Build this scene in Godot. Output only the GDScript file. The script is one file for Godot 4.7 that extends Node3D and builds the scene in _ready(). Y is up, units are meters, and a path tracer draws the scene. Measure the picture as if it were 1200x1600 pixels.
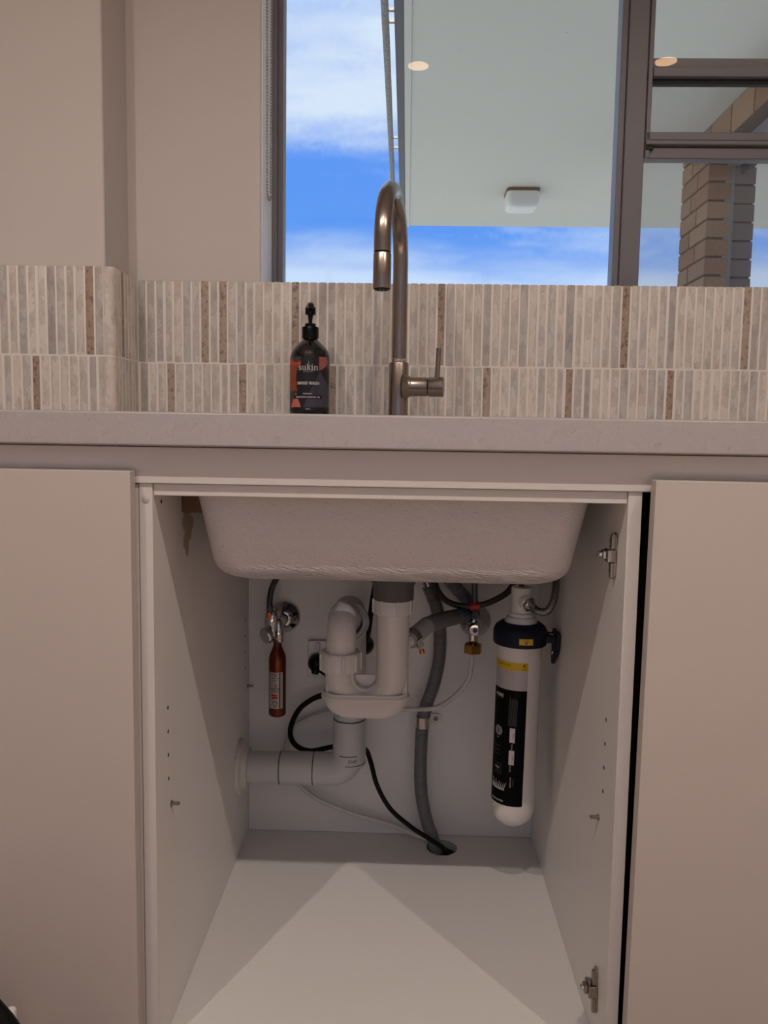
extends Node3D
# A kitchen sink cupboard with its doors off, seen from the front; y up, metres, carcass front at z = 0.

const CARCASS := 0.3          # half the width of the sink cupboard
const BASE_Y := 0.15          # top of the cupboard's bottom panel
const WALL_Z := -0.632        # plaster of the window wall
const TILE_Z := -0.620        # face of its tiles
const GLAZE_Z := -0.750       # front of the window frame
const SOFFIT_Y := 2.4153
const SIDE_X := 1.4126        # face of the brick side wall outside

var rng := RandomNumberGenerator.new()
var M := {}
var taken := {}

# ------------------------------------------------------------------ mesh helpers
class MB:
	var v := PackedVector3Array()
	var n := PackedVector3Array()
	var t := PackedVector2Array()
	var ix := PackedInt32Array()

	func vert(p: Vector3, nn: Vector3, uv := Vector2.ZERO) -> int:
		v.append(p); n.append(nn); t.append(uv)
		return v.size() - 1

	func tri(a: int, b: int, c: int) -> void:
		ix.append(a); ix.append(b); ix.append(c)

	func quad(a: int, b: int, c: int, d: int) -> void:
		tri(a, b, c); tri(a, c, d)

	func flat_quad(a: Vector3, b: Vector3, c: Vector3, d: Vector3, nn: Vector3) -> void:
		var i := vert(a, nn, Vector2(0, 1)); vert(b, nn, Vector2(1, 1)); vert(c, nn, Vector2(1, 0)); vert(d, nn, Vector2(0, 0))
		quad(i, i + 1, i + 2, i + 3)

	# box with softened edges
	func box(c: Vector3, s: Vector3, bev := 0.001, bs := Basis()) -> MB:
		var h := s * 0.5
		bev = minf(bev, minf(h.x, minf(h.y, h.z)) * 0.9)
		var id := {}
		for sx in [-1, 1]:
			for sy in [-1, 1]:
				for sz in [-1, 1]:
					for ax in 3:
						var q := Vector3(sx * (h.x - bev), sy * (h.y - bev), sz * (h.z - bev))
						var nn := Vector3.ZERO
						nn[ax] = [sx, sy, sz][ax]
						q += nn * bev
						id[[sx, sy, sz, ax]] = vert(c + bs * q, bs * nn, Vector2(q.x + q.z, q.y))
		for ax in 3:
			var o1 := (ax + 1) % 3
			var o2 := (ax + 2) % 3
			for s0 in [-1, 1]:
				var k := []
				for pr in [[-1, -1], [1, -1], [1, 1], [-1, 1]]:
					var key := [0, 0, 0, ax]
					key[ax] = s0; key[o1] = pr[0]; key[o2] = pr[1]
					k.append(id[key])
				quad(k[0], k[1], k[2], k[3])
			# edges along ax
			for s1 in [-1, 1]:
				for s2 in [-1, 1]:
					var ka := [0, 0, 0, o1]; ka[ax] = -1; ka[o1] = s1; ka[o2] = s2
					var kb := ka.duplicate(); kb[ax] = 1
					var kc := kb.duplicate(); kc[3] = o2
					var kd := ka.duplicate(); kd[3] = o2
					quad(id[ka], id[kb], id[kc], id[kd])
		for sx in [-1, 1]:
			for sy in [-1, 1]:
				for sz in [-1, 1]:
					tri(id[[sx, sy, sz, 0]], id[[sx, sy, sz, 1]], id[[sx, sy, sz, 2]])
		return self

	func span(a: Vector3, b: Vector3, bev := 0.001) -> MB:
		return box((a + b) * 0.5, (b - a).abs(), bev)

	# profile of (radius, height) points, from the bottom upwards on the outside
	func lathe(p: Array, seg := 32, xf := Transform3D(), crease := 0.6, arc := TAU, start := 0.0) -> MB:
		var m := p.size()
		var d := []
		for i in m - 1:
			var e: Vector2 = p[i + 1] - p[i]
			d.append(Vector2(e.y, -e.x).normalized())
		var length := 0.0
		var total := 0.0
		for i in m - 1:
			total += p[i].distance_to(p[i + 1])
		for i in m - 1:
			var na: Vector2 = d[i]
			var nb: Vector2 = d[i]
			if i > 0 and absf(d[i].angle_to(d[i - 1])) < crease: na = (d[i] + d[i - 1]).normalized()
			if i < m - 2 and absf(d[i].angle_to(d[i + 1])) < crease: nb = (d[i] + d[i + 1]).normalized()
			var la := length / total
			length += p[i].distance_to(p[i + 1])
			var lb := length / total
			var first := v.size()
			for k in seg + 1:
				var a := start + arc * k / seg
				var cs := Vector2(sin(a), cos(a))
				vert(xf * Vector3(p[i].x * cs.x, p[i].y, p[i].x * cs.y), xf.basis * Vector3(na.x * cs.x, na.y, na.x * cs.y), Vector2(float(k) / seg, 1.0 - la))
				vert(xf * Vector3(p[i + 1].x * cs.x, p[i + 1].y, p[i + 1].x * cs.y), xf.basis * Vector3(nb.x * cs.x, nb.y, nb.x * cs.y), Vector2(float(k) / seg, 1.0 - lb))
			for k in seg:
				quad(first + 2 * k, first + 2 * k + 1, first + 2 * k + 3, first + 2 * k + 2)
		return self

	func tube(p: PackedVector3Array, r, sides := 16, caps := true) -> MB:
		var m := p.size()
		var up := Vector3.UP
		var t0 := (p[1] - p[0]).normalized()
		if absf(t0.dot(up)) > 0.9: up = Vector3.BACK
		var side := t0.cross(up).normalized()
		var first := v.size()
		var length := 0.0
		for i in m:
			var tg := (p[mini(i + 1, m - 1)] - p[maxi(i - 1, 0)]).normalized()
			side = (side - tg * side.dot(tg)).normalized()
			var bn := tg.cross(side)
			if i > 0: length += p[i].distance_to(p[i - 1])
			var rr: float = r if r is float else r[i]
			var slope := 0.0
			if not r is float:
				var j0 := maxi(i - 1, 0)
				var j1 := mini(i + 1, m - 1)
				slope = -(r[j1] - r[j0]) / maxf(p[j0].distance_to(p[j1]), 1e-6)
			for k in sides + 1:
				var a := TAU * k / sides
				var o := side * cos(a) + bn * sin(a)
				vert(p[i] + o * rr, (o + tg * slope).normalized(), Vector2(float(k) / sides, length))
		for i in m - 1:
			for k in sides:
				var a := first + i * (sides + 1) + k
				quad(a, a + 1, a + sides + 2, a + sides + 1)
		if caps:
			for e in [0, m - 1]:
				var nn: Vector3 = (p[0] - p[1]).normalized() if e == 0 else (p[m - 1] - p[m - 2]).normalized()
				var c := vert(p[e], nn)
				for k in sides + 1:
					vert(v[first + e * (sides + 1) + k], nn)
				for k in sides:
					tri(c, c + 1 + k, c + 2 + k)
		return self

	# polygon in x, y pushed out along z from z0 to z1, edges softened
	func prism(poly: PackedVector2Array, z0: float, z1: float, xf := Transform3D(), bev := 0.0, crease := 0.7) -> MB:
		if not Geometry2D.is_polygon_clockwise(poly): poly = poly.duplicate()
		else:
			poly = poly.duplicate(); poly.reverse()
		var m := poly.size()
		var inner := poly
		if bev > 0.0:
			inner = PackedVector2Array()
			for i in m:
				var e0 := (poly[i] - poly[(i + m - 1) % m]).normalized()
				var e1 := (poly[(i + 1) % m] - poly[i]).normalized()
				var q := Vector2(-e0.y - e1.y, e0.x + e1.x)
				inner.append(poly[i] + q / maxf(q.length_squared() * 0.5, 0.4) * bev)
		var tris := Geometry2D.triangulate_polygon(inner)
		for side in [0, 1]:
			var nn := xf.basis * Vector3(0, 0, -1 if side == 0 else 1)
			var first := v.size()
			for q in inner:
				vert(xf * Vector3(q.x, q.y, z0 if side == 0 else z1), nn, q)
			for k in range(0, tris.size(), 3):
				tri(first + tris[k], first + tris[k + 1], first + tris[k + 2])
		for i in m:
			var a := poly[i]
			var b := poly[(i + 1) % m]
			var e := (b - a).normalized()
			var nn := Vector2(e.y, -e.x)
			var ep := (a - poly[(i + m - 1) % m]).normalized()
			var en := (poly[(i + 2) % m] - b).normalized()
			var na := nn
			var nb := nn
			if absf(ep.angle_to(e)) < crease: na = (nn + Vector2(ep.y, -ep.x)).normalized()
			if absf(en.angle_to(e)) < crease: nb = (nn + Vector2(en.y, -en.x)).normalized()
			var a3 := xf.basis * Vector3(na.x, na.y, 0)
			var b3 := xf.basis * Vector3(nb.x, nb.y, 0)
			var i0 := vert(xf * Vector3(a.x, a.y, z0 + bev), a3)
			vert(xf * Vector3(b.x, b.y, z0 + bev), b3)
			vert(xf * Vector3(b.x, b.y, z1 - bev), b3)
			vert(xf * Vector3(a.x, a.y, z1 - bev), a3)
			quad(i0, i0 + 1, i0 + 2, i0 + 3)
			if bev > 0.0:
				var ia := inner[i]
				var ib := inner[(i + 1) % m]
				var zb := xf.basis * Vector3(0, 0, -1)
				var j := vert(xf * Vector3(ia.x, ia.y, z0), zb)
				vert(xf * Vector3(ib.x, ib.y, z0), zb)
				quad(i0, i0 + 1, j + 1, j)
				j = vert(xf * Vector3(ia.x, ia.y, z1), -zb)
				vert(xf * Vector3(ib.x, ib.y, z1), -zb)
				quad(i0 + 3, i0 + 2, j + 1, j)
		return self

	# rows of points joined into a smooth skin; each row closed on itself when wrap
	func skin(rows: Array, wrap := true, flip := false) -> MB:
		var rc := rows.size()
		var cc: int = rows[0].size()
		var first := v.size()
		var vl := 0.0
		for i in rc:
			if i > 0: vl += (rows[i][0] as Vector3).distance_to(rows[i - 1][0])
			var ul := 0.0
			for k in cc + (1 if wrap else 0):
				var kk := k % cc
				var p: Vector3 = rows[i][kk]
				var l: Vector3 = rows[i][(kk + cc - 1) % cc] if wrap or kk > 0 else p
				var r: Vector3 = rows[i][(kk + 1) % cc] if wrap or kk < cc - 1 else p
				var u: Vector3 = rows[mini(i + 1, rc - 1)][kk]
				var d: Vector3 = rows[maxi(i - 1, 0)][kk]
				var nn := (r - l).cross(u - d)
				if nn.length_squared() < 1e-16: nn = Vector3.UP if not flip else Vector3.DOWN
				nn = nn.normalized() * (-1.0 if flip else 1.0)
				if k > 0: ul += p.distance_to(rows[i][(kk + cc - 1) % cc])
				vert(p, nn, Vector2(ul, vl))
		var w := cc + (1 if wrap else 0)
		for i in rc - 1:
			for k in w - 1:
				var a := first + i * w + k
				quad(a, a + 1, a + w + 1, a + w)
		return self

	func ball(c: Vector3, r: float, seg := 12, sy := 1.0) -> MB:
		var p := []
		var h := maxi(4, seg / 2)
		for i in h + 1:
			var a := -PI / 2 + PI * i / h
			p.append(Vector2(r * cos(a), r * sin(a) * sy))
		return lathe(p, seg, Transform3D(Basis(), c), 3.0)

	func add(m: Mesh, xf: Transform3D) -> MB:
		var a := m.surface_get_arrays(0)
		var first := v.size()
		var av: PackedVector3Array = a[Mesh.ARRAY_VERTEX]
		var an: PackedVector3Array = a[Mesh.ARRAY_NORMAL]
		for i in av.size():
			vert(xf * av[i], (xf.basis * an[i]).normalized())
		for i in a[Mesh.ARRAY_INDEX]:
			ix.append(first + i)
		return self

	func mesh() -> ArrayMesh:
		for k in range(0, ix.size(), 3):
			var a := ix[k]
			var b := ix[k + 1]
			var c := ix[k + 2]
			if (v[b] - v[a]).cross(v[c] - v[a]).dot(n[a] + n[b] + n[c]) > 0.0:
				ix[k + 1] = c; ix[k + 2] = b
		var arr := []
		arr.resize(Mesh.ARRAY_MAX)
		arr[Mesh.ARRAY_VERTEX] = v; arr[Mesh.ARRAY_NORMAL] = n; arr[Mesh.ARRAY_TEX_UV] = t; arr[Mesh.ARRAY_INDEX] = ix
		var out := ArrayMesh.new()
		out.add_surface_from_arrays(Mesh.PRIMITIVE_TRIANGLES, arr)
		return out


func mb() -> MB: return MB.new()

func axis_to(o: Vector3, dir: Vector3) -> Transform3D:      # the lathe's y axis along dir
	var y := dir.normalized()
	var x := y.cross(Vector3.BACK if absf(y.z) < 0.9 else Vector3.UP).normalized()
	return Transform3D(Basis(x, y, x.cross(y)), o)

func smooth(pts: Array, step := 0.006) -> PackedVector3Array:  # curve through the points
	var out := PackedVector3Array()
	for i in pts.size() - 1:
		var p0: Vector3 = pts[maxi(i - 1, 0)]
		var p1: Vector3 = pts[i]
		var p2: Vector3 = pts[i + 1]
		var p3: Vector3 = pts[mini(i + 2, pts.size() - 1)]
		var c := maxi(2, int(ceil(p1.distance_to(p2) / step)))
		for k in c:
			out.append(p1.cubic_interpolate(p2, p0, p3, float(k) / c))
	out.append(pts[-1])
	return out

func rounded(hx: float, hy: float, r: float, seg := 6) -> PackedVector2Array:
	var out := PackedVector2Array()
	r = minf(r, minf(hx, hy) * 0.999)
	for q in 4:
		var c := Vector2([1, -1, -1, 1][q] * (hx - r), [1, 1, -1, -1][q] * (hy - r))
		for k in seg + 1:
			var a := PI / 2 * (q + float(k) / seg)
			out.append(c + Vector2(cos(a), sin(a)) * r)
	return out

# ------------------------------------------------------------------ node helpers
func numbered(called: String) -> String:
	var c: int = taken.get(called, 0)
	taken[called] = c + 1
	return called if c == 0 else "%s_%03d" % [called, c]

func tag(o: Node3D, label: String, category: String, group := "") -> Node3D:
	o.set_meta("label", label); o.set_meta("category", category)
	if group: o.set_meta("group", group)
	return o

func obj(called: String, shape, m: Material, parent: Node = self) -> MeshInstance3D:
	var o := MeshInstance3D.new()
	o.name = numbered(called) if parent == self else called
	o.mesh = shape.mesh() if shape is MB else shape
	o.material_override = m
	o.cast_shadow = GeometryInstance3D.SHADOW_CASTING_SETTING_ON
	parent.add_child(o, true)
	return o

func thing(called: String, label: String, category: String, group := "") -> Node3D:
	var o := Node3D.new()
	o.name = numbered(called)
	add_child(o, true)
	return tag(o, label, category, group)

func base_node(called: String, kind := "structure", label := "") -> Node3D:
	var o := Node3D.new()
	o.name = numbered(called)
	add_child(o, true)
	o.set_meta("kind", kind)
	if label: o.set_meta("label", label)
	return o

func struct(called: String, shape, m: Material, label := "") -> MeshInstance3D:
	var o := obj(called, shape, m)
	o.set_meta("kind", "structure")
	if label: o.set_meta("label", label)
	return o

# ------------------------------------------------------------------ materials
func plain(c: Color, rough := 0.5, metal := 0.0) -> StandardMaterial3D:
	var m := StandardMaterial3D.new()
	m.albedo_color = c; m.roughness = rough; m.metallic = metal
	return m

func noise(freq: float, seed_: int, kind := FastNoiseLite.TYPE_SIMPLEX_SMOOTH, oct := 4) -> FastNoiseLite:
	var f := FastNoiseLite.new()
	f.noise_type = kind; f.frequency = freq; f.seed = seed_
	f.fractal_type = FastNoiseLite.FRACTAL_FBM; f.fractal_octaves = oct
	return f

func noise_tex(f: FastNoiseLite, size: int, stops: Array, colors: Array) -> NoiseTexture2D:
	var g := Gradient.new()
	g.offsets = PackedFloat32Array(stops); g.colors = PackedColorArray(colors)
	var t := NoiseTexture2D.new()
	t.width = size; t.height = size; t.seamless = true; t.noise = f; t.color_ramp = g
	return t

func tri_scale(m: StandardMaterial3D, scale: Vector3, offset := Vector3.ZERO) -> StandardMaterial3D:
	m.uv1_triplanar = true; m.uv1_world_triplanar = true
	m.uv1_scale = scale; m.uv1_offset = offset
	return m

func make_materials() -> void:
	var W := Color.WHITE
	var G := func(x): return Color(x, x, x)
	var bump := noise_tex(noise(0.02, 3), 256, [0, 1], [Color.BLACK, W])
	M.wall = plain(Color(0.78, 0.745, 0.725), 0.75)
	M.wall.heightmap_enabled = true; M.wall.heightmap_texture = bump; M.wall.heightmap_scale = 0.02
	tri_scale(M.wall, Vector3.ONE * 6)
	M.ceiling = plain(Color(0.86, 0.85, 0.83), 0.8)
	M.floor = plain(Color(0.79, 0.69, 0.615), 0.5)
	M.floor.albedo_texture = noise_tex(noise(0.012, 8), 256, [0.2, 0.8], [G.call(0.75), W])
	tri_scale(M.floor, Vector3(6, 1, 0.7))
	M.laminate = plain(Color(0.815, 0.79, 0.77), 0.42)
	M.door = plain(Color(0.755, 0.712, 0.685), 0.4)
	M.inside = plain(Color(0.895, 0.88, 0.865), 0.45)
	# engineered stone: cream with a fine fleck and faint wandering veins
	var vein := noise(0.010, 21, FastNoiseLite.TYPE_SIMPLEX_SMOOTH, 5)
	vein.domain_warp_enabled = true; vein.domain_warp_amplitude = 60.0; vein.domain_warp_frequency = 0.01
	M.stone = plain(Color(0.69, 0.665, 0.66), 0.3)
	M.stone.albedo_texture = noise_tex(vein, 1024, [0.0, 0.40, 0.412, 0.425, 0.54, 0.62, 1.0], [G.call(0.99), G.call(0.985), Color(0.89, 0.875, 0.86), G.call(0.985), W, G.call(0.975), G.call(0.99)])
	tri_scale(M.stone, Vector3.ONE * 2.3)
	M.grout = plain(Color(0.90, 0.865, 0.83), 0.9)
	# marble mosaic sticks: three stones, three cuts of each
	var mn := noise(0.012, 5, FastNoiseLite.TYPE_SIMPLEX_SMOOTH, 5)
	mn.domain_warp_enabled = true; mn.domain_warp_amplitude = 40.0
	var white_marble := noise_tex(mn, 512, [0.1, 0.38, 0.45, 0.56, 0.75, 1.0], [Color(0.84, 0.82, 0.81), Color(0.95, 0.94, 0.93), Color(0.87, 0.86, 0.855), W, Color(0.98, 0.965, 0.95), Color(0.91, 0.885, 0.865)])
	var brown_marble := noise_tex(noise(0.03, 77, FastNoiseLite.TYPE_SIMPLEX_SMOOTH, 5), 256, [0.15, 0.4, 0.5, 0.7, 0.9], [Color(0.66, 0.62, 0.6), Color(0.88, 0.86, 0.84), Color(0.97, 0.95, 0.94), Color(0.88, 0.86, 0.85), W])
	M.tile = []
	var tones := [Color(0.855, 0.815, 0.78), Color(0.83, 0.80, 0.77), Color(0.87, 0.835, 0.795), Color(0.80, 0.775, 0.75), Color(0.77, 0.745, 0.725), Color(0.725, 0.70, 0.685), Color(0.70, 0.615, 0.55), Color(0.735, 0.67, 0.615)]
	for i in tones.size():
		var m := plain(tones[i], 0.35)
		m.albedo_texture = brown_marble if i >= 6 else white_marble
		tri_scale(m, Vector3(5.0, 2.2, 5.0) if i < 6 else Vector3(9, 7, 9), Vector3(0.37 * i, 0.21 * i, 0.11 * i))
		M.tile.append(m)
	M.steel = plain(Color(0.60, 0.555, 0.515), 0.27, 1.0)
	M.steel.anisotropy_enabled = true; M.steel.anisotropy = 0.55
	M.chrome = plain(Color(0.80, 0.79, 0.78), 0.08, 1.0)
	M.nickel = plain(Color(0.64, 0.61, 0.58), 0.2, 1.0)
	M.brass = plain(Color(0.78, 0.58, 0.30), 0.25, 1.0)
	M.copper = plain(Color(0.72, 0.38, 0.22), 0.3, 1.0)
	M.black = plain(Color(0.012, 0.012, 0.016), 0.3)
	M.black.metallic_specular = 0.35
	M.rubber = plain(Color(0.012, 0.012, 0.016), 0.55)
	M.rubber.metallic_specular = 0.35
	M.dark_void = plain(Color(0.03, 0.03, 0.03), 0.9)  # near-black, put in for the darkness of pin holes and the dishwasher gap
	M.pvc = plain(Color(0.80, 0.78, 0.765), 0.32)
	M.pvc_grey = plain(Color(0.74, 0.735, 0.735), 0.35)
	M.grey_plastic = plain(Color(0.30, 0.30, 0.31), 0.4)
	M.hose = plain(Color(0.45, 0.445, 0.45), 0.45)
	M.print_ = plain(Color(0.10, 0.10, 0.11), 0.5)
	M.white_print = plain(Color(0.85, 0.84, 0.82), 0.5)
	M.clear_tube = plain(Color(0.83, 0.81, 0.78), 0.3)
	M.clear_tube.backlight_enabled = true; M.clear_tube.backlight = Color(0.3, 0.3, 0.29)
	M.bracket = plain(Color(0.105, 0.12, 0.17), 0.5)
	M.bracket.metallic_specular = 0.3
	M.filter_white = plain(Color(0.87, 0.85, 0.83), 0.3)
	M.label_black = plain(Color(0.012, 0.014, 0.020), 0.5)
	M.label_black.metallic_specular = 0.22
	M.yellow = plain(Color(0.84, 0.70, 0.06), 0.4)
	M.red = plain(Color(0.65, 0.06, 0.08), 0.4)
	M.blue = plain(Color(0.08, 0.22, 0.55), 0.3)
	M.wood = plain(Color(0.42, 0.30, 0.20), 0.7)
	M.glue = plain(Color(0.66, 0.58, 0.47), 0.4)
	M.fitting = plain(Color(0.9, 0.89, 0.87), 0.5)
	M.lamp = plain(Color(0.9, 0.85, 0.8), 0.5)
	M.lamp.emission_enabled = true; M.lamp.emission = Color(1.0, 0.80, 0.60); M.lamp.emission_energy_multiplier = 12.0
	# braided stainless hose: crossing strands in relief
	var bi := Image.create(64, 64, false, Image.FORMAT_RGB8)
	for y in 64:
		for x in 64:
			var a := sin((x + y) * TAU / 16.0) * 0.5 + 0.5
			var b := sin((x - y) * TAU / 16.0) * 0.5 + 0.5
			var over := ((x / 16 + y / 16) % 2) == 0
			bi.set_pixel(x, y, G.call(0.25 + 0.75 * (maxf(a, b * 0.7) if over else maxf(b, a * 0.7))))
	var bt := ImageTexture.create_from_image(bi)
	M.braid = plain(Color(0.66, 0.64, 0.62), 0.3, 0.9)
	M.braid.albedo_texture = bt; M.braid.heightmap_enabled = true; M.braid.heightmap_texture = bt; M.braid.heightmap_scale = 0.05
	M.braid.uv1_scale = Vector3(2, 60, 1)
	M.braid_dark = M.braid.duplicate(); M.braid_dark.albedo_color = Color(0.36, 0.34, 0.335); M.braid_dark.metallic = 0.6
	# the sink's unglazed outside: smooth above, wrinkled glaze towards its bottom edge (v = 0 is the rim)
	var wr := noise(0.055, 14, FastNoiseLite.TYPE_SIMPLEX_SMOOTH, 4)
	wr.fractal_type = FastNoiseLite.FRACTAL_RIDGED
	wr.domain_warp_enabled = true; wr.domain_warp_amplitude = 14.0; wr.domain_warp_frequency = 0.03
	var fine := noise(0.25, 15)
	var si := Image.create(1024, 256, false, Image.FORMAT_RGB8)
	for y in 256:
		var band := smoothstep(0.60, 0.80, y / 256.0) * (1.0 - smoothstep(0.93, 1.0, y / 256.0))
		for x in 1024:
			var patch := smoothstep(-0.1, 0.35, noise_at(wr, x * 0.13 + 300, y * 0.1))
			var h := 0.5 + 0.05 * fine.get_noise_2d(x, y) + band * (0.25 + 0.75 * patch) * 0.32 * wr.get_noise_2d(x * 1.0, y * 2.2)
			si.set_pixel(x, y, G.call(clampf(h, 0, 1)))
	M.sink = plain(Color(0.80, 0.775, 0.765), 0.42)
	M.sink.heightmap_enabled = true; M.sink.heightmap_texture = ImageTexture.create_from_image(si); M.sink.heightmap_scale = 1.2
	M.sink.albedo_texture = noise_tex(noise(0.30, 44), 512, [0.0, 0.18, 0.3, 1.0], [G.call(0.55), G.call(0.93), W, W])
	M.sink.uv1_scale = Vector3(0.9, 4.4, 1)
	M.basin = plain(Color(0.85, 0.84, 0.82), 0.25)
	# outside
	M.frame = plain(Color(0.44, 0.425, 0.44), 0.4)
	M.frame_dark = plain(Color(0.06, 0.06, 0.07), 0.6)
	M.reveal = plain(Color(0.93, 0.93, 0.93), 0.35)  # whiter than the plaster: skylight on the reveal put into the colour
	M.soffit = plain(Color(0.80, 0.81, 0.78), 0.8)
	M.fascia = plain(Color(0.30, 0.31, 0.35), 0.6)
	M.conduit = plain(Color(0.60, 0.60, 0.58), 0.7)
	M.conduit.albedo_texture = noise_tex(noise(0.05, 9), 256, [0.2, 0.8], [G.call(0.7), W]); tri_scale(M.conduit, Vector3(9, 9, 3))
	M.ground = plain(Color(0.475, 0.495, 0.505), 0.9)
	M.unseen_terrace = plain(Color(0.75, 0.735, 0.725), 0.9)
	M.mortar = plain(Color(0.34, 0.29, 0.25), 0.95)
	var bt2 := noise_tex(noise(0.14, 61), 256, [0.2, 0.45, 0.6, 0.8], [Color(0.55, 0.50, 0.46), Color(0.85, 0.8, 0.76), W, Color(0.78, 0.7, 0.64)])
	M.brick = []
	for c in [Color(0.74, 0.62, 0.52), Color(0.70, 0.565, 0.465), Color(0.78, 0.67, 0.56)]:
		var m := plain(c, 0.9)
		m.albedo_texture = bt2; tri_scale(m, Vector3.ONE * 6, Vector3.ONE * c.r * 7)
		m.heightmap_enabled = true; m.heightmap_texture = bt2; m.heightmap_scale = 0.15
		M.brick.append(m)
	M.glass = StandardMaterial3D.new()
	M.glass.transparency = BaseMaterial3D.TRANSPARENCY_ALPHA
	M.glass.albedo_color = Color(1, 1, 1, 0.02); M.glass.roughness = 0.0; M.glass.metallic_specular = 0.5
	M.screen = plain(Color(0.33, 0.34, 0.36, 0.30), 0.9)
	M.screen.transparency = BaseMaterial3D.TRANSPARENCY_ALPHA
	M.amber = plain(Color(0.035, 0.016, 0.022), 0.06)
	M.amber.clearcoat_enabled = true; M.amber.clearcoat = 0.6; M.amber.clearcoat_roughness = 0.03

func noise_at(f: FastNoiseLite, x: float, y: float) -> float: return f.get_noise_2d(x, y)

# ------------------------------------------------------------------ sky
func make_sky() -> PanoramaSkyMaterial:
	var w := 2560
	var h := 1280
	var a := noise(1.7, 12, FastNoiseLite.TYPE_SIMPLEX_SMOOTH, 5)
	a.domain_warp_enabled = true; a.domain_warp_amplitude = 0.25; a.domain_warp_frequency = 2.5
	var b := noise(5.0, 40, FastNoiseLite.TYPE_SIMPLEX_SMOOTH, 4)
	var data := PackedFloat32Array()
	data.resize(w * h * 3)
	var deep := Vector3(0.072, 0.285, 0.93)
	var pale := Vector3(0.20, 0.48, 0.98)
	var cloud := Vector3(0.70, 0.84, 1.0)
	for y in h:
		var el := PI / 2 - PI * (y + 0.5) / h
		var deg := rad_to_deg(el)
		for x in w:
			var k := (y * w + x) * 3
			if deg < -0.5:
				data[k] = 0.33; data[k + 1] = 0.34; data[k + 2] = 0.32
				continue
			var az := TAU * (x + 0.5) / w
			var d := Vector3(sin(az) * cos(el), sin(el), -cos(az) * cos(el))
			# clouds lie in a sheet: look it up where the ray meets it, streaked along one direction
			var q := Vector3(d.x, 0, d.z) / (d.y + 0.35)
			var f1 := a.get_noise_3d(q.x * 0.55 + 3.1, 2.0, q.z * 1.5)
			var f2 := b.get_noise_3d(q.x * 0.45, 7.0, q.z * 1.3)
			var cover := smoothstep(17.2, 21.5, deg + 5.0 * f1) * (0.74 + 0.70 * f1 + 0.45 * f2)
			var streak := clampf(0.10 + 1.3 * f1 + 0.5 * f2, 0.0, 1.0) * 0.6
			var low := 1.0 - smoothstep(9.5, 13.6, deg + 1.2 * f2 + 1.6 * f1)
			var share := clampf(maxf(maxf(cover, streak), 0.80 * low), 0.0, 0.97)
			var sky := deep.lerp(pale, exp(-deg / 9.0))
			var c := sky.lerp(cloud, share)
			data[k] = c.x; data[k + 1] = c.y; data[k + 2] = c.z
	var im := Image.create_from_data(w, h, false, Image.FORMAT_RGBF, data.to_byte_array())
	var p := PanoramaSkyMaterial.new()
	p.panorama = ImageTexture.create_from_image(im)
	return p

# ------------------------------------------------------------------ main
func _ready() -> void:
	rng.seed = 4
	var cam := Camera3D.new()
	cam.name = "camera"
	cam.transform = Transform3D(Basis.from_euler(Vector3(-0.096, 0.027, 0.0158), EULER_ORDER_YXZ), Vector3(0.0207, 0.9473, 0.9527))
	cam.fov = rad_to_deg(2.0 * atan(800.0 / 1252.0))
	cam.near = 0.02; cam.far = 200.0
	add_child(cam)
	cam.current = true
	var we := WorldEnvironment.new()
	we.name = "environment"
	var env := Environment.new()
	env.background_mode = Environment.BG_SKY
	env.sky = Sky.new()
	env.sky.sky_material = make_sky()
	env.background_energy_multiplier = 1.0
	env.tonemap_mode = Environment.TONE_MAPPER_LINEAR
	env.tonemap_exposure = 1.0
	env.sdfgi_enabled = true; env.ssao_enabled = true; env.ssil_enabled = true
	we.environment = env
	add_child(we)
	var sun := DirectionalLight3D.new()
	sun.name = "sun"
	sun.light_energy = 4.8; sun.light_color = Color(1.0, 0.965, 0.92); sun.light_angular_distance = 0.5
	sun.shadow_enabled = true
	sun.transform = Transform3D(Basis.looking_at(Vector3(0.35, -1.0, -0.75)), Vector3(0, 8, 4))
	add_child(sun)
	make_materials()
	downlights()
	room()
	window()
	outside()
	backsplash()
	worktop()
	cabinets()
	sink()
	trap()
	drain()
	left_valve()
	right_valve()
	hoses()
	power()
	water_filter()
	tap()
	soap()
	blind()
	corner_things()

func downlights() -> void:
	var where := [["over the sink, nearest the window", Vector3(0.04, 2.5, 1.07)], ["to the right of the one over the sink", Vector3(1.06, 2.5, 1.05)], ["to the left of the one over the sink", Vector3(-0.75, 2.5, 1.07)]]
	for s in where:
		var d := thing("downlight", "round white recessed ceiling downlight " + s[0], "light", "ceiling downlights")
		d.position = s[1]
		obj("rim", mb().lathe([Vector2(0.044, -0.003), Vector2(0.052, -0.003), Vector2(0.056, 0.0), Vector2(0.05, 0.012)], 40), M.fitting, d)
		obj("lamp_face", mb().lathe([Vector2(0.0, -0.001), Vector2(0.0445, -0.001), Vector2(0.0445, 0.017), Vector2(0.0, 0.017)], 40), M.lamp, d)
		var l := SpotLight3D.new()
		l.name = "lamp_light"
		l.light_color = Color(1.0, 0.95, 0.91); l.light_energy = 0.80; l.light_size = 0.008
		l.spot_range = 8.0; l.spot_attenuation = 2.0; l.spot_angle = 78.0; l.spot_angle_attenuation = 0.7
		l.shadow_enabled = true
		l.rotation.x = -PI / 2
		l.position.y = 0.0082
		d.add_child(l, true)

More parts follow.
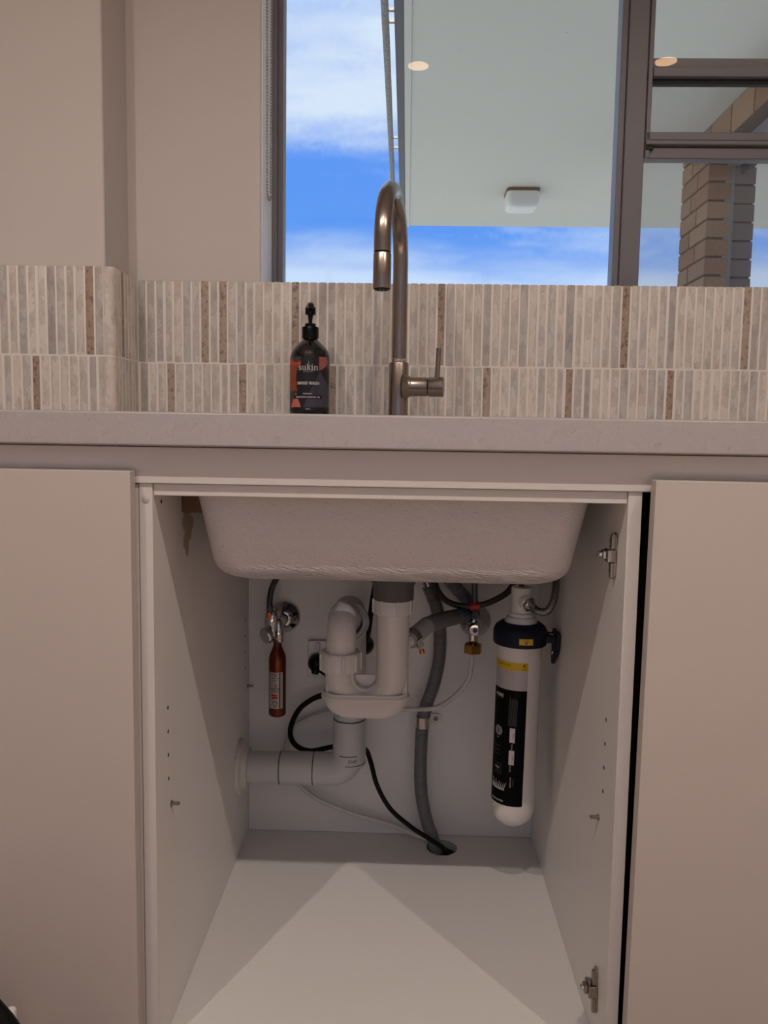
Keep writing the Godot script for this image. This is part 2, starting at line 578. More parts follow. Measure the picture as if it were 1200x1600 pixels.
func room() -> void:
	struct("floor", mb().span(Vector3(-2.4, -0.1, -0.64), Vector3(2.4, 0, 3.6), 0.0), M.floor)
	var c := CSGBox3D.new()
	c.name = "ceiling"
	c.size = Vector3(4.8, 0.12, 4.5); c.position = Vector3(0, 2.56, 1.45); c.material = M.ceiling
	for p in [Vector2(0.04, 1.07), Vector2(1.06, 1.05), Vector2(-0.75, 1.07)]:
		var hole := CSGCylinder3D.new()
		hole.name = "lamp_recess"; hole.radius = 0.05; hole.height = 0.04; hole.sides = 32; hole.operation = CSGShape3D.OPERATION_SUBTRACTION
		hole.position = Vector3(p.x, -0.05, p.y - 1.45)
		c.add_child(hole, true)
	add_child(c, true)
	c.set_meta("kind", "structure")
	struct("wall_left", mb().span(Vector3(-2.4, 0, -0.9), Vector3(-2.3, 2.5, 3.6), 0.0), M.wall)
	struct("wall_right", mb().span(Vector3(2.3, 0, -0.9), Vector3(2.4, 2.5, 3.6), 0.0), M.wall)
	# unseen rear wall; its glazed door is placed to bring frontal sunlight
	struct("wall_rear", mb().span(Vector3(-2.3, 0, 3.5), Vector3(-1.7, 2.5, 3.6), 0.0).span(Vector3(1.7, 0, 3.5), Vector3(2.3, 2.5, 3.6), 0.0).span(Vector3(-1.7, 2.2, 3.5), Vector3(1.7, 2.5, 3.6), 0.0), M.wall)
	var rd := base_node("door_1", "structure", "glazed sliding door in the rear wall, out of view, placed to light the cabinet fronts")
	for x in [-1.7, -0.6, 0.55, 1.65]:
		obj("stile", mb().span(Vector3(x, 0, 3.52), Vector3(x + 0.05, 2.2, 3.57), 0.002), M.frame, rd)
	obj("rail", mb().span(Vector3(-1.7, 2.15, 3.52), Vector3(1.7, 2.2, 3.57), 0.002), M.frame, rd)
	obj("rail", mb().span(Vector3(-1.7, 0, 3.52), Vector3(1.7, 0.05, 3.57), 0.002), M.frame, rd)
	for x in [-1.65, -0.55, 0.6]:
		obj("glass_pane", pane(x, x + 1.05, 0.05, 2.15, 3.545), M.glass, rd)
	struct("unseen_terrace", mb().span(Vector3(-2.4, -0.2, 3.6), Vector3(2.4, -0.05, 6.5), 0.0), M.unseen_terrace, "pale paving out of view behind the rear door, placed to bounce sunlight inside")  # unseen paving, placed to bounce sunlight into the room
	struct("added_screen_wall", mb().span(Vector3(-5.0, -3.0, 6.5), Vector3(5.0, 2.3, 6.65), 0.0), M.unseen_terrace, "added pale wall out of view, screening blue sky from the rear door")  # added wall, keeps low blue sky out of the cabinet
	# the window wall, built round its opening (x -0.268 to 1.30, y 1.2345 to 2.12)
	var wb := base_node("wall_back", "structure", "pale plastered window wall with a marble stick mosaic splashback")
	var wm := mb()
	wm.span(Vector3(-2.3, 0, -0.84), Vector3(-0.268, 2.5, WALL_Z), 0.004)
	wm.span(Vector3(1.30, 0, -0.84), Vector3(2.3, 2.5, WALL_Z), 0.004)
	wm.span(Vector3(-0.268, 0, -0.84), Vector3(1.30, 1.2345, WALL_Z), 0.004)
	wm.span(Vector3(-0.268, 2.12, -0.84), Vector3(1.30, 2.5, WALL_Z), 0.004)
	obj("plaster", wm, M.wall, wb)
	var nb := base_node("wall_nib", "structure", "plastered wall nib at the left of the window, tiled below")
	obj("plaster", mb().span(Vector3(-2.3, 0, -0.64), Vector3(-0.527, 2.5, -0.510), 0.005), M.wall, nb)

# a stick of stone with a softly rounded face, its back at z = 0
func stick(w: float, h: float, d: float, r := 0.0022) -> ArrayMesh:
	var p := PackedVector2Array()
	p.append(Vector2(w * 0.5, 0))
	for k in 4:
		var a := PI / 2 * k / 3.0
		p.append(Vector2(w * 0.5 - r + cos(a) * r, d - r * 0.6 + sin(a) * r * 0.6))
	for k in 4:
		var a := PI / 2 + PI / 2 * k / 3.0
		p.append(Vector2(-w * 0.5 + r + cos(a) * r, d - r * 0.6 + sin(a) * r * 0.6))
	p.append(Vector2(-w * 0.5, 0))
	return mb().prism(p, 0, h, Transform3D(Basis(Vector3(1, 0, 0), Vector3(0, 0, 1), Vector3(0, 1, 0)), Vector3.ZERO), 0.0012).mesh()

func backsplash() -> void:
	var pitch := 0.0176
	var up := stick(pitch - 0.0030, 0.1555, 0.009)
	var lo := stick(pitch - 0.0030, 0.1085, 0.009)
	var joint := 1.081
	var wb := get_node("wall_back")
	var nb := get_node("wall_nib")
	obj("grout", mb().span(Vector3(-0.515, 0.9705, WALL_Z), Vector3(1.585, 1.2365, TILE_Z - 0.0006), 0.001), M.grout, wb)
	# special sticks of the photographed wall: x of the stick -> stone (6, 7 brown; 4, 5 grey)
	var top_special := {-0.499: 5, -0.483: 4, -0.465: 4, -0.413: 4, -0.378: 7, -0.345: 7, -0.300: 4, -0.206: 7, -0.160: 3, 0.091: 6, 0.107: 3, 0.178: 4, 0.320: 5, 0.428: 6, 0.516: 5, 0.666: 7, 0.700: 4}
	var low_special := {-0.500: 4, -0.447: 7, -0.378: 3, -0.294: 7, -0.120: 7, 0.172: 7, 0.335: 6, 0.370: 5, 0.441: 4, 0.527: 6, 0.690: 4}
	for row in 2:
		var n := int(2.06 / pitch)
		for i in n:
			var x := -0.4985 + (i + (0.5 if row == 1 else 0.0) * 0.35) * pitch
			if x > 1.575: break
			var k: int = [0, 0, 1, 2, 2, 1, 3, 0, 1, 2, 0, 3, 1, 4][rng.randi() % 14]
			var sp: Dictionary = top_special if row == 0 else low_special
			for s in sp:
				if absf(s - x) < pitch * 0.5: k = sp[s]
			var o := obj("tile", up if row == 0 else lo, M.tile[k], wb)
			o.position = Vector3(x, joint + 0.001 if row == 0 else joint - 0.1095, TILE_Z - 0.009 + rng.randf_range(-0.0006, 0.0006))
	# the nib: front face, rounded corner, return
	obj("grout", mb().span(Vector3(-0.90, 0.9705, -0.512), Vector3(-0.516, 1.2375, -0.4906), 0.001).span(Vector3(-0.528, 0.9705, -0.625), Vector3(-0.5066, 1.2375, -0.503), 0.001), M.grout, nb)
	var nib_top := {-0.548: 6, -0.531: 4, -0.619: 5, -0.590: 3, -0.7: 4, -0.672: 4}
	var nib_low := {-0.655: 6, -0.548: 4, -0.70: 3}
	for row in 2:
		for i in 22:
			var x := -0.5325 - i * pitch * 0.98 + (0.004 if row == 1 else 0.0)
			var k: int = [0, 0, 1, 2, 2, 1, 3, 0, 1, 2, 0, 3][rng.randi() % 12]
			var sp: Dictionary = nib_top if row == 0 else nib_low
			for s in sp:
				if absf(s - x) < pitch * 0.5: k = sp[s]
			var o := obj("tile", up if row == 0 else lo, M.tile[k], nb)
			o.position = Vector3(x, joint + 0.001 if row == 0 else joint - 0.1095, -0.499 + rng.randf_range(-0.0005, 0.0005))
		# corner stick with a rounded nose
		var p := PackedVector2Array([Vector2(-0.527, -0.510), Vector2(-0.5245, -0.4900)])
		for k in 7:
			var a := PI / 2 - PI / 2 * k / 6.0
			p.append(Vector2(-0.5175 + cos(a) * 0.0115, -0.5015 + sin(a) * 0.0115))
		p.append(Vector2(-0.506, -0.510))
		var xf := Transform3D(Basis(Vector3(1, 0, 0), Vector3(0, 0, 1), Vector3(0, -1, 0)), Vector3(0, joint + 0.1565 if row == 0 else joint - 0.001, 0))
		if row == 0:
			var gp := PackedVector2Array()
			for q in p: gp.append(Vector2(-0.527, -0.510) + (q - Vector2(-0.527, -0.510)) * 0.965)
			obj("grout", mb().prism(gp, 0, 0.2655, Transform3D(Basis(Vector3(1, 0, 0), Vector3(0, 0, 1), Vector3(0, -1, 0)), Vector3(0, 1.2363, 0)), 0.0, 0.9), M.grout, nb)
		obj("corner_tile", mb().prism(p, 0, 0.1555 if row == 0 else 0.1085, xf, 0.001, 0.9), M.tile[0], nb)
		for i in 6:
			var k: int = [0, 6, 1, 0, 2, 1][i] if row == 0 else [2, 0, 1, 1, 0, 3][i]
			var o := obj("tile", up if row == 0 else lo, M.tile[k], nb)
			o.rotation.y = PI / 2
			o.position = Vector3(-0.515, joint + 0.001 if row == 0 else joint - 0.1095, -0.5195 - i * pitch)

func window() -> void:
	var w := base_node("window_1", "structure", "grey aluminium window: wide fixed pane on the left, sashes with a flyscreen on the right")
	var z := GLAZE_Z
	obj("frame", mb().span(Vector3(-0.268, 1.2345, z - 0.05), Vector3(-0.2565, 2.12, z + 0.004), 0.0015).span(Vector3(-0.2575, 1.2345, z - 0.05), Vector3(-0.2455, 2.12, z - 0.006), 0.002), M.frame, w)
	obj("frame", mb().span(Vector3(1.275, 1.2345, z - 0.06), Vector3(1.30, 2.12, z), 0.002), M.frame, w)
	obj("frame", mb().span(Vector3(-0.2455, 2.09, z - 0.06), Vector3(1.275, 2.12, z), 0.002), M.frame, w)
	obj("frame", mb().span(Vector3(-0.2455, 1.2345, z - 0.06), Vector3(1.275, 1.252, z), 0.002), M.frame, w)
	obj("lit_reveal_sheet", mb().span(Vector3(-0.269, 1.2345, z + 0.004), Vector3(-0.2665, 2.12, WALL_Z - 0.004), 0.001), M.reveal, w)  # pale sheet over the plaster, standing in for skylight falling on it
	obj("mullion", mb().span(Vector3(0.4515, 1.252, z - 0.045), Vector3(0.4915, 2.09, z), 0.0015), M.frame, w)
	obj("bead", mb().span(Vector3(0.4385, 1.252, z - 0.046), Vector3(0.4515, 2.09, z - 0.007), 0.0015), M.frame, w)
	obj("glass_pane", pane(-0.2455, 0.4385, 1.252, 2.09, z - 0.012), M.glass, w)
	# right: an upper sash that slides in front, a lower light with a screen
	obj("stile", mb().span(Vector3(0.4915, 1.5145, z - 0.02), Vector3(0.5005, 2.09, z + 0.006), 0.0015), M.frame, w)
	obj("glass_pane", pane(0.5005, 1.275, 1.686, 2.09, z + 0.002), M.glass, w)
	obj("rail", mb().span(Vector3(0.5005, 1.6705, z - 0.012), Vector3(1.275, 1.6895, z + 0.008), 0.002), M.frame, w)
	obj("rail", mb().span(Vector3(0.4915, 1.689, z - 0.05), Vector3(1.275, 1.7225, z - 0.03), 0.002), M.frame, w)
	obj("dark_gap_strip", mb().span(Vector3(0.5005, 1.661, z - 0.02), Vector3(1.275, 1.6705, z - 0.004), 0.001), M.frame_dark, w)  # near-black strip filling the dark gap under the sash rail
	obj("glass_pane", pane(0.5005, 1.275, 1.56, 1.668, z - 0.012), M.glass, w)
	obj("rail", mb().span(Vector3(0.4915, 1.548, z - 0.02), Vector3(1.275, 1.5645, z + 0.006), 0.002).span(Vector3(0.4915, 1.5385, z - 0.02), Vector3(1.275, 1.5475, z + 0.010), 0.002), M.frame, w)
	obj("rail", mb().span(Vector3(0.4915, 1.5145, z - 0.03), Vector3(1.275, 1.5365, z), 0.002), M.frame, w)
	obj("catch", mb().span(Vector3(0.4925, 1.5285, z), Vector3(0.508, 1.5375, z + 0.008), 0.001), M.frame_dark, w)
	obj("glass_pane", pane(0.4915, 1.275, 1.252, 1.5145, z - 0.02), M.glass, w)
	# dried water spots on the outside of the big pane, too small to count
	var r2 := RandomNumberGenerator.new()
	r2.seed = 9
	var spots := mb()
	for i in 90:
		var c := Vector3(r2.randf_range(-0.02, 0.43), r2.randf_range(1.27, 1.83), z - 0.0125)
		spots.lathe([Vector2(0.0004 + 0.0008 * r2.randf() * r2.randf(), 0), Vector2(0.0003, 0.0003), Vector2(0, 0.0003)], 7, axis_to(c, Vector3.FORWARD))
	obj("water_spots", spots, M.white_print, w).set_meta("kind", "stuff")
	obj("flyscreen", pane(0.4915, 1.275, 1.252, 1.689, z - 0.042), M.screen, w)

func pane(x0: float, x1: float, y0: float, y1: float, z: float) -> MB:
	var b := mb()
	b.flat_quad(Vector3(x0, y0, z), Vector3(x1, y0, z), Vector3(x1, y1, z), Vector3(x0, y1, z), Vector3.BACK)
	return b

func outside() -> void:
	struct("ground", mb().span(Vector3(-40, -3.2, -60), Vector3(40, -3.0, 20), 0.0), M.ground, "pale ground out of view below the balcony, lighting the soffit")  # out of view, placed to bounce light up to the soffit
	var s := base_node("balcony_soffit", "structure", "flat grey balcony soffit beyond the window")
	obj("soffit_sheet", mb().span(Vector3(-0.017, SOFFIT_Y, -4.86), Vector3(3.2, SOFFIT_Y + 0.2, -0.84), 0.004), M.soffit, s)
	obj("edge_bead", mb().span(Vector3(-0.017, SOFFIT_Y - 0.006, -4.86), Vector3(0.012, SOFFIT_Y + 0.001, -0.84), 0.002), M.soffit, s)
	obj("fascia", mb().span(Vector3(-0.051, SOFFIT_Y - 0.004, -4.87), Vector3(-0.0172, SOFFIT_Y + 0.21, -0.84), 0.003), M.fascia, s)
	var c := thing("conduit", "rough grey pipe running along the outer edge of the balcony soffit", "pipe")
	obj("pipe", mb().tube(smooth([Vector3(-0.083, SOFFIT_Y, -0.95), Vector3(-0.083, SOFFIT_Y, -1.9), Vector3(-0.0865, SOFFIT_Y, -3.0), Vector3(-0.094, SOFFIT_Y, -4.86)], 0.08), 0.0135, 14), M.conduit, c)
	for zz in [-1.98, -2.06, -3.18, -3.32]:
		obj("bracket", mb().span(Vector3(-0.082, SOFFIT_Y - 0.005, zz - 0.006), Vector3(-0.05, SOFFIT_Y + 0.005, zz + 0.006), 0.001), M.conduit, c)
	var l := thing("bulkhead_light", "rounded white bulkhead light on a rusty base under the balcony soffit", "light")
	l.position = Vector3(0.685, SOFFIT_Y, -4.05)
	var bp := PackedVector2Array(rounded(0.098, 0.098, 0.03))
	var flatx := Transform3D(Basis(Vector3(1, 0, 0), Vector3(0, 0, 1), Vector3(0, -1, 0)), Vector3.ZERO)
	obj("base_plate", mb().prism(bp, 0.0, 0.020, flatx, 0.002), plain(Color(0.42, 0.27, 0.15), 0.8), l)
	var rows := []
	for r in [[0.096, -0.019], [0.096, -0.075], [0.092, -0.092], [0.082, -0.104], [0.06, -0.11], [0.001, -0.111]]:
		var ring := []
		for q in rounded(r[0], r[0], minf(0.03, r[0] * 0.9)): ring.append(Vector3(q.x, r[1], q.y))
		rows.append(ring)
	obj("diffuser", mb().skin(rows, true, true), plain(Color(0.86, 0.87, 0.86), 0.35), l)
	# the brick side wall: a pier, a course over the opening, a second pier seen through it
	var w := base_node("wall_outside", "structure", "tan brick balcony side wall with a grey framed opening")
	obj("mortar", mb().span(Vector3(SIDE_X + 0.007, -3.0, -3.355), Vector3(SIDE_X + 0.103, SOFFIT_Y, -2.985), 0.0).span(Vector3(SIDE_X + 0.007, 2.286, -2.985), Vector3(SIDE_X + 0.103, SOFFIT_Y, -0.84), 0.0), M.mortar, w)
	var full := mb().box(Vector3.ZERO, Vector3(0.11, 0.076, 0.226), 0.004).mesh()
	var part := mb().box(Vector3.ZERO, Vector3(0.11, 0.076, 0.142), 0.004).mesh()
	for k in 16:
		var y := SOFFIT_Y - 0.045 - k * 0.086
		var odd := k % 2 == 1
		var a := obj("brick", full if odd else part, M.brick[rng.randi() % 3], w)
		a.position = Vector3(SIDE_X + 0.055, y, -2.98 - (0.113 if odd else 0.071))
		var b := obj("brick", part if odd else full, M.brick[rng.randi() % 3], w)
		b.position = Vector3(SIDE_X + 0.055, y, -2.98 - (0.236 + 0.071 if odd else 0.152 + 0.113))
	var lint := mb().box(Vector3.ZERO, Vector3(0.11, 0.126, 0.226), 0.004).mesh()
	for k in 9:
		var a := obj("brick", lint, M.brick[rng.randi() % 3], w)
		a.position = Vector3(SIDE_X + 0.055, 2.349, -2.86 + k * 0.236)
	obj("mortar", mb().span(Vector3(1.553, -3.0, -3.13), Vector3(1.648, SOFFIT_Y, -3.04), 0.0), M.mortar, w)
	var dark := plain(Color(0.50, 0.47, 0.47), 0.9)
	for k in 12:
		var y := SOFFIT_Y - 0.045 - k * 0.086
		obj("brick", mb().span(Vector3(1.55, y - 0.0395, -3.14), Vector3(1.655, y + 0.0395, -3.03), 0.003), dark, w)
	var fm := plain(Color(0.52, 0.53, 0.56), 0.5)
	obj("frame", mb().span(Vector3(1.4930, -3.0, -3.06), Vector3(1.532, 2.27, -2.983), 0.003).span(Vector3(1.532, -3.0, -3.06), Vector3(1.545, 2.25, -3.0), 0.003), fm, w)
	obj("frame", mb().span(Vector3(1.4930, 2.225, -2.982), Vector3(1.57, 2.286, -0.84), 0.003), fm, w)
	obj("frame", mb().span(Vector3(1.56, 2.19, -2.982), Vector3(1.58, 2.225, -0.84), 0.003), M.fascia, w)

func worktop() -> void:
	var t := thing("kitchen_worktop", "pale stone worktop with faint grey veins, carrying the soap bottle and tap", "worktop")
	var y0 := 0.930
	var y1 := 0.970
	var r := 0.003
	# front and back strips with eased edges, and the two cheeks beside the sink
	obj("slab", mb().span(Vector3(-2.25, y0, -0.066), Vector3(2.25, y1, 0.030), r)
		.span(Vector3(-2.25, y0, -0.619), Vector3(2.25, y1, -0.430), r)
		.span(Vector3(-2.25, y0, -0.432), Vector3(-0.2475, y1, -0.063), r)
		.span(Vector3(0.2530, y0, -0.432), Vector3(2.25, y1, -0.063), r), M.stone, t)
	var p := thing("finger_pull_rail", "long plain white rail under the worktop edge, above the doors", "rail")
	obj("face", mb().span(Vector3(-2.2, 0.885, -0.012), Vector3(2.2, 0.929, 0.004), 0.0012), M.laminate, p)
	obj("ledge", mb().span(Vector3(-2.2, 0.917, -0.040), Vector3(2.2, 0.929, -0.0125), 0.001), M.laminate, p)

func cabinets() -> void:
	var c := thing("sink_cabinet", "open white base cabinet under the sink, its doors taken off", "cabinet")
	for s in [-1, 1]:
		obj("side_panel", mb().span(Vector3(s * 0.284, 0.134, -0.604), Vector3(s * 0.300, 0.885, -0.0012), 0.0006), M.inside, c)
		obj("edge_band", mb().span(Vector3(s * 0.2838, 0.134, -0.0012), Vector3(s * 0.3002, 0.8848, 0.0), 0.0005), M.laminate, c)
	var b := CSGBox3D.new()
	b.name = "bottom_panel"
	b.size = Vector3(0.5676, 0.016, 0.604); b.position = Vector3(0, 0.142, -0.302); b.material = M.inside
	var h := CSGCylinder3D.new()
	h.name = "hose_hole"; h.radius = 0.0300; h.height = 0.05; h.sides = 40; h.operation = CSGShape3D.OPERATION_SUBTRACTION
	h.position = Vector3(0.103, 0, 0.302 - 0.5395)
	b.add_child(h)
	c.add_child(b)
	obj("back_panel", mb().span(Vector3(-0.2838, 0.1505, -0.604), Vector3(0.2838, 0.885, -0.588), 0.0005), M.inside, c)
	obj("front_rail", mb().span(Vector3(-0.2838, 0.870, -0.036), Vector3(0.2838, 0.8848, -0.003), 0.0012), M.laminate, c)
	obj("cover_cap", mb().lathe([Vector2(0.0045, 0), Vector2(0.0045, 0.0006), Vector2(0.0038, 0.0011), Vector2(0, 0.0012)], 20, axis_to(Vector3(-0.2922, 0.8655, 0.0), Vector3.BACK)), plain(Color(0.72, 0.69, 0.67), 0.5), c)
	for q in [[0.8018, 0.0], [0.2245, -0.10]]:
		hinge_plate(c, Vector3(0.284, q[0], -0.046), q[1])
	# shelf pins and the rows of holes, 32 mm apart
	pin(c, Vector3(-0.284, 0.4549, -0.0625), 1); pin(c, Vector3(0.284, 0.4473, -0.073), -1); pin(c, Vector3(-0.284, 0.4515, -0.5755), 1); pin(c, Vector3(0.284, 0.4485, -0.5755), -1)
	for s in [-1, 1]:
		for k in 4:
			for zz in [-0.0535, -0.554]:
				hole(c, Vector3(s * 0.284, 0.5893 - 0.032 * k - (0.003 if s > 0 else 0.0), zz - (0.004 if s > 0 and zz > -0.1 else 0.0)), -s)
	hole(c, Vector3(-0.284, 0.8600, -0.035), 1)
	# neighbours
	var l := thing("door_cabinet", "closed white base cabinet at the left of the open one", "cabinet")
	obj("carcass", mb().span(Vector3(-0.3162, 0.134, -0.500), Vector3(-0.3010, 0.884, -0.0005), 0.0008).span(Vector3(-0.90, 0.134, -0.500), Vector3(-0.3162, 0.150, -0.003), 0.0008).span(Vector3(-0.90, 0.150, -0.500), Vector3(-0.3162, 0.884, -0.488), 0.0008).span(Vector3(-0.916, 0.134, -0.500), Vector3(-0.90, 0.884, -0.0005), 0.0008), M.laminate, l)
	obj("door", mb().span(Vector3(-0.9145, 0.137, 0.006), Vector3(-0.3020, 0.9005, 0.024), 0.0013), M.door, l)
	var d := thing("dishwasher", "integrated dishwasher behind a white door panel at the right of the open cabinet", "dishwasher")
	obj("tub", mb().span(Vector3(0.318, 0.10, -0.57), Vector3(0.90, 0.868, -0.015), 0.004), M.dark_void, d)
	obj("trim_strip", mb().span(Vector3(0.3165, 0.14, -0.014), Vector3(0.322, 0.868, 0.004), 0.001), plain(Color(0.30, 0.30, 0.31), 0.4, 0.8), d)
	var dp := obj("door", mb().box(Vector3(0.298, 0.3815, 0), Vector3(0.596, 0.7635, 0.018), 0.0013), M.door, d)
	dp.position = Vector3(0.3017, 0.1372, 0.019)
	dp.rotation.z = -0.0062
	var k := base_node("trim_1", "structure", "white plinth under the base cabinets")
	obj("plinth", mb().span(Vector3(-2.25, 0, -0.07), Vector3(2.25, 0.132, -0.054), 0.001), M.laminate, k)
	# timber packer glued in the top corner, and the smear below it
	var g := thing("timber_packer", "small brown timber packing block glued beside the sink's left end", "block")
	obj("block", mb().span(Vector3(-0.2836, 0.838, -0.175), Vector3(-0.256, 0.868, -0.125), 0.001), M.wood, g)
	var smear := PackedVector2Array()
	for i in 28:
		var a := TAU * i / 28.0
		var rr := 0.022 + 0.006 * sin(3.0 * a + 1.0) + 0.004 * sin(7.0 * a)
		smear.append(Vector2(cos(a) * rr * 1.0, sin(a) * rr * 1.35))
	obj("glue_smear", mb().prism(smear, 0, 0.0015, Transform3D(Basis(Vector3.UP, -PI / 2).inverse(), Vector3(-0.2839, 0.813, -0.150)), 0.0006), M.glue, g)

func hole(c: Node, p: Vector3, s: int) -> void:
	obj("pin_hole", mb().lathe([Vector2(0.0027, -0.004), Vector2(0.0027, 0.00025), Vector2(0, 0.0003)], 14, axis_to(p, Vector3(s, 0, 0))), M.dark_void, c)

func pin(c: Node, p: Vector3, s: int) -> void:
	var b := mb()
	b.tube(PackedVector3Array([p - Vector3(s * 0.006, 0, 0), p + Vector3(s * 0.002, 0, 0)]), 0.0025, 12)
	b.lathe([Vector2(0, 0), Vector2(0.0042, 0), Vector2(0.0045, 0.0004), Vector2(0.0045, 0.0014), Vector2(0, 0.0016)], 16, axis_to(p, Vector3(s, 0, 0)))
	b.box(p + Vector3(s * 0.0065, 0.0005, 0), Vector3(0.011, 0.0042, 0.0052), 0.0012)
	obj("shelf_pin", b, M.nickel, c)

func hinge_plate(c: Node, p: Vector3, tilt: float) -> void:
	var h := Node3D.new()
	h.name = "hinge_plate"
	c.add_child(h, true)
	h.position = p
	h.rotation.x = tilt
	h.scale = Vector3(1.4, 1.03, 1.15)
	h.set_meta("label", "nickel hinge mounting plate")
	# built in y (up), z (depth), standing off towards -x
	var fl := Transform3D(Basis(Vector3(0, 0, 1), Vector3(0, 1, 0), Vector3(-1, 0, 0)), Vector3.ZERO)
	var wing := rounded(0.0062, 0.0285, 0.005)
	obj("base", mb().prism(wing, 0, 0.0022, fl, 0.0006), M.nickel, h)
	obj("ridge", mb().prism(PackedVector2Array([Vector2(-0.003, 0.0085), Vector2(0.0062, 0.0085), Vector2(0.0062, 0.026), Vector2(0.0025, 0.028), Vector2(-0.001, 0.024)]), 0.0015, 0.0055, fl, 0.0010)
		.prism(PackedVector2Array([Vector2(-0.001, -0.024), Vector2(0.0025, -0.028), Vector2(0.0062, -0.026), Vector2(0.0062, -0.0085), Vector2(-0.003, -0.0085)]), 0.0015, 0.0055, fl, 0.0010), M.nickel, h)
	obj("arm_seat", mb().box(Vector3(-0.0048, 0, -0.001), Vector3(0.0085, 0.0155, 0.0185), 0.0014).box(Vector3(-0.0105, 0.001, -0.0015), Vector3(0.004, 0.0105, 0.0125), 0.0012).box(Vector3(-0.006, 0.0015, -0.0125), Vector3(0.0055, 0.0095, 0.006), 0.001), M.nickel, h)
	for s in [-1, 1]:
		obj("screw", mb().lathe([Vector2(0.0036, 0), Vector2(0.0036, 0.0018), Vector2(0.0028, 0.0028), Vector2(0.001, 0.0028), Vector2(0.0008, 0.0014), Vector2(0, 0.0014)], 18, axis_to(Vector3(-0.0022, s * 0.0185, -0.0022), Vector3(-1, 0, 0))), M.chrome, h)
	obj("screw", mb().lathe([Vector2(0.0040, 0), Vector2(0.0040, 0.002), Vector2(0.003, 0.003), Vector2(0.001, 0.003), Vector2(0.0008, 0.0016), Vector2(0, 0.0016)], 18, axis_to(Vector3(-0.0125, 0.001, -0.0015), Vector3(-1, 0, 0))), M.chrome, h)

func sink() -> void:
	var s := thing("kitchen_sink", "white enamelled undermount sink basin hanging below the worktop, seen from outside", "sink")
	var cx := 0.0028
	var cz := -0.246
	var prof := []   # half width, half depth, corner radius, height
	prof.append([0.2660, 0.196, 0.030, 0.9285])
	prof.append([0.2650, 0.195, 0.030, 0.9200])
	for k in 9:
		var f := k / 8.0
		prof.append([lerpf(0.2600, 0.2375, f), lerpf(0.1950, 0.1830, f), lerpf(0.032, 0.040, f), lerpf(0.900, 0.7835, f)])
	for k in range(1, 8):
		var a := PI / 2 * k / 7.0
		prof.append([0.2375 - 0.026 * (1 - cos(a)) - 0.003 * sin(a), 0.183 - 0.026 * (1 - cos(a)) - 0.003 * sin(a), 0.040, 0.7835 - 0.0285 * sin(a)])
	var rows := []
	for q in prof:
		var ring := []
		for u in rounded(q[0], q[1], q[2], 8): ring.append(Vector3(cx + u.x, q[3], cz - u.y))
		rows.append(ring)
	var last: Array = rows[-1]
	for f in [0.5, 0.18]:
		var ring := []
		for u in last: ring.append(Vector3(lerpf(cx, u.x, f), 0.7548, lerpf(cz, u.z, f)))
		rows.append(ring)
	# v grows from rim to bottom; skin keeps length as v
	obj("outer_shell", mb().skin(rows, true, false), M.sink, s)
	var inner := []
	for q in prof:
		var ring := []
		for u in rounded(q[0] - 0.007, q[1] - 0.007, q[2], 8): ring.append(Vector3(cx + u.x, q[3] + (0.006 if q[3] < 0.90 else 0.0), cz - u.y))
		inner.append(ring)
	last = inner[-1]
	for f in [0.5, 0.18]:
		var ring := []
		for u in last: ring.append(Vector3(lerpf(cx, u.x, f), 0.7605, lerpf(cz, u.z, f)))
		inner.append(ring)
	obj("basin", mb().skin(inner, true, true), M.basin, s)
	var rim := []
	rim.append(rows[0]); rim.append(inner[0])
	obj("rim", mb().skin(rim, true, false), M.basin, s)
	obj("strainer", mb().lathe([Vector2(0.044, 0.7600), Vector2(0.044, 0.7630), Vector2(0.038, 0.7630), Vector2(0.030, 0.7565), Vector2(0, 0.7565)], 40, Transform3D(Basis(), Vector3(0.0035, 0, -0.28))), M.chrome, s)

func ribbed_nut(b: MB, c: Vector3, r: float, h: float, ribs := 10, ri := 0.0) -> MB:
	b.lathe([Vector2(maxf(ri, 0.001), 0), Vector2(r * 0.96, 0), Vector2(r, 0.0015), Vector2(r, h - 0.0025), Vector2(r * 0.95, h), Vector2(maxf(ri, 0.001), h)], 40, Transform3D(Basis(), c))
	for k in ribs:
		var a := TAU * (k + 0.3) / ribs
		b.box(c + Vector3(sin(a) * r, h * 0.5, cos(a) * r), Vector3(0.0035, h * 0.9, 0.0045), 0.0009, Basis(Vector3.UP, a))
	return b

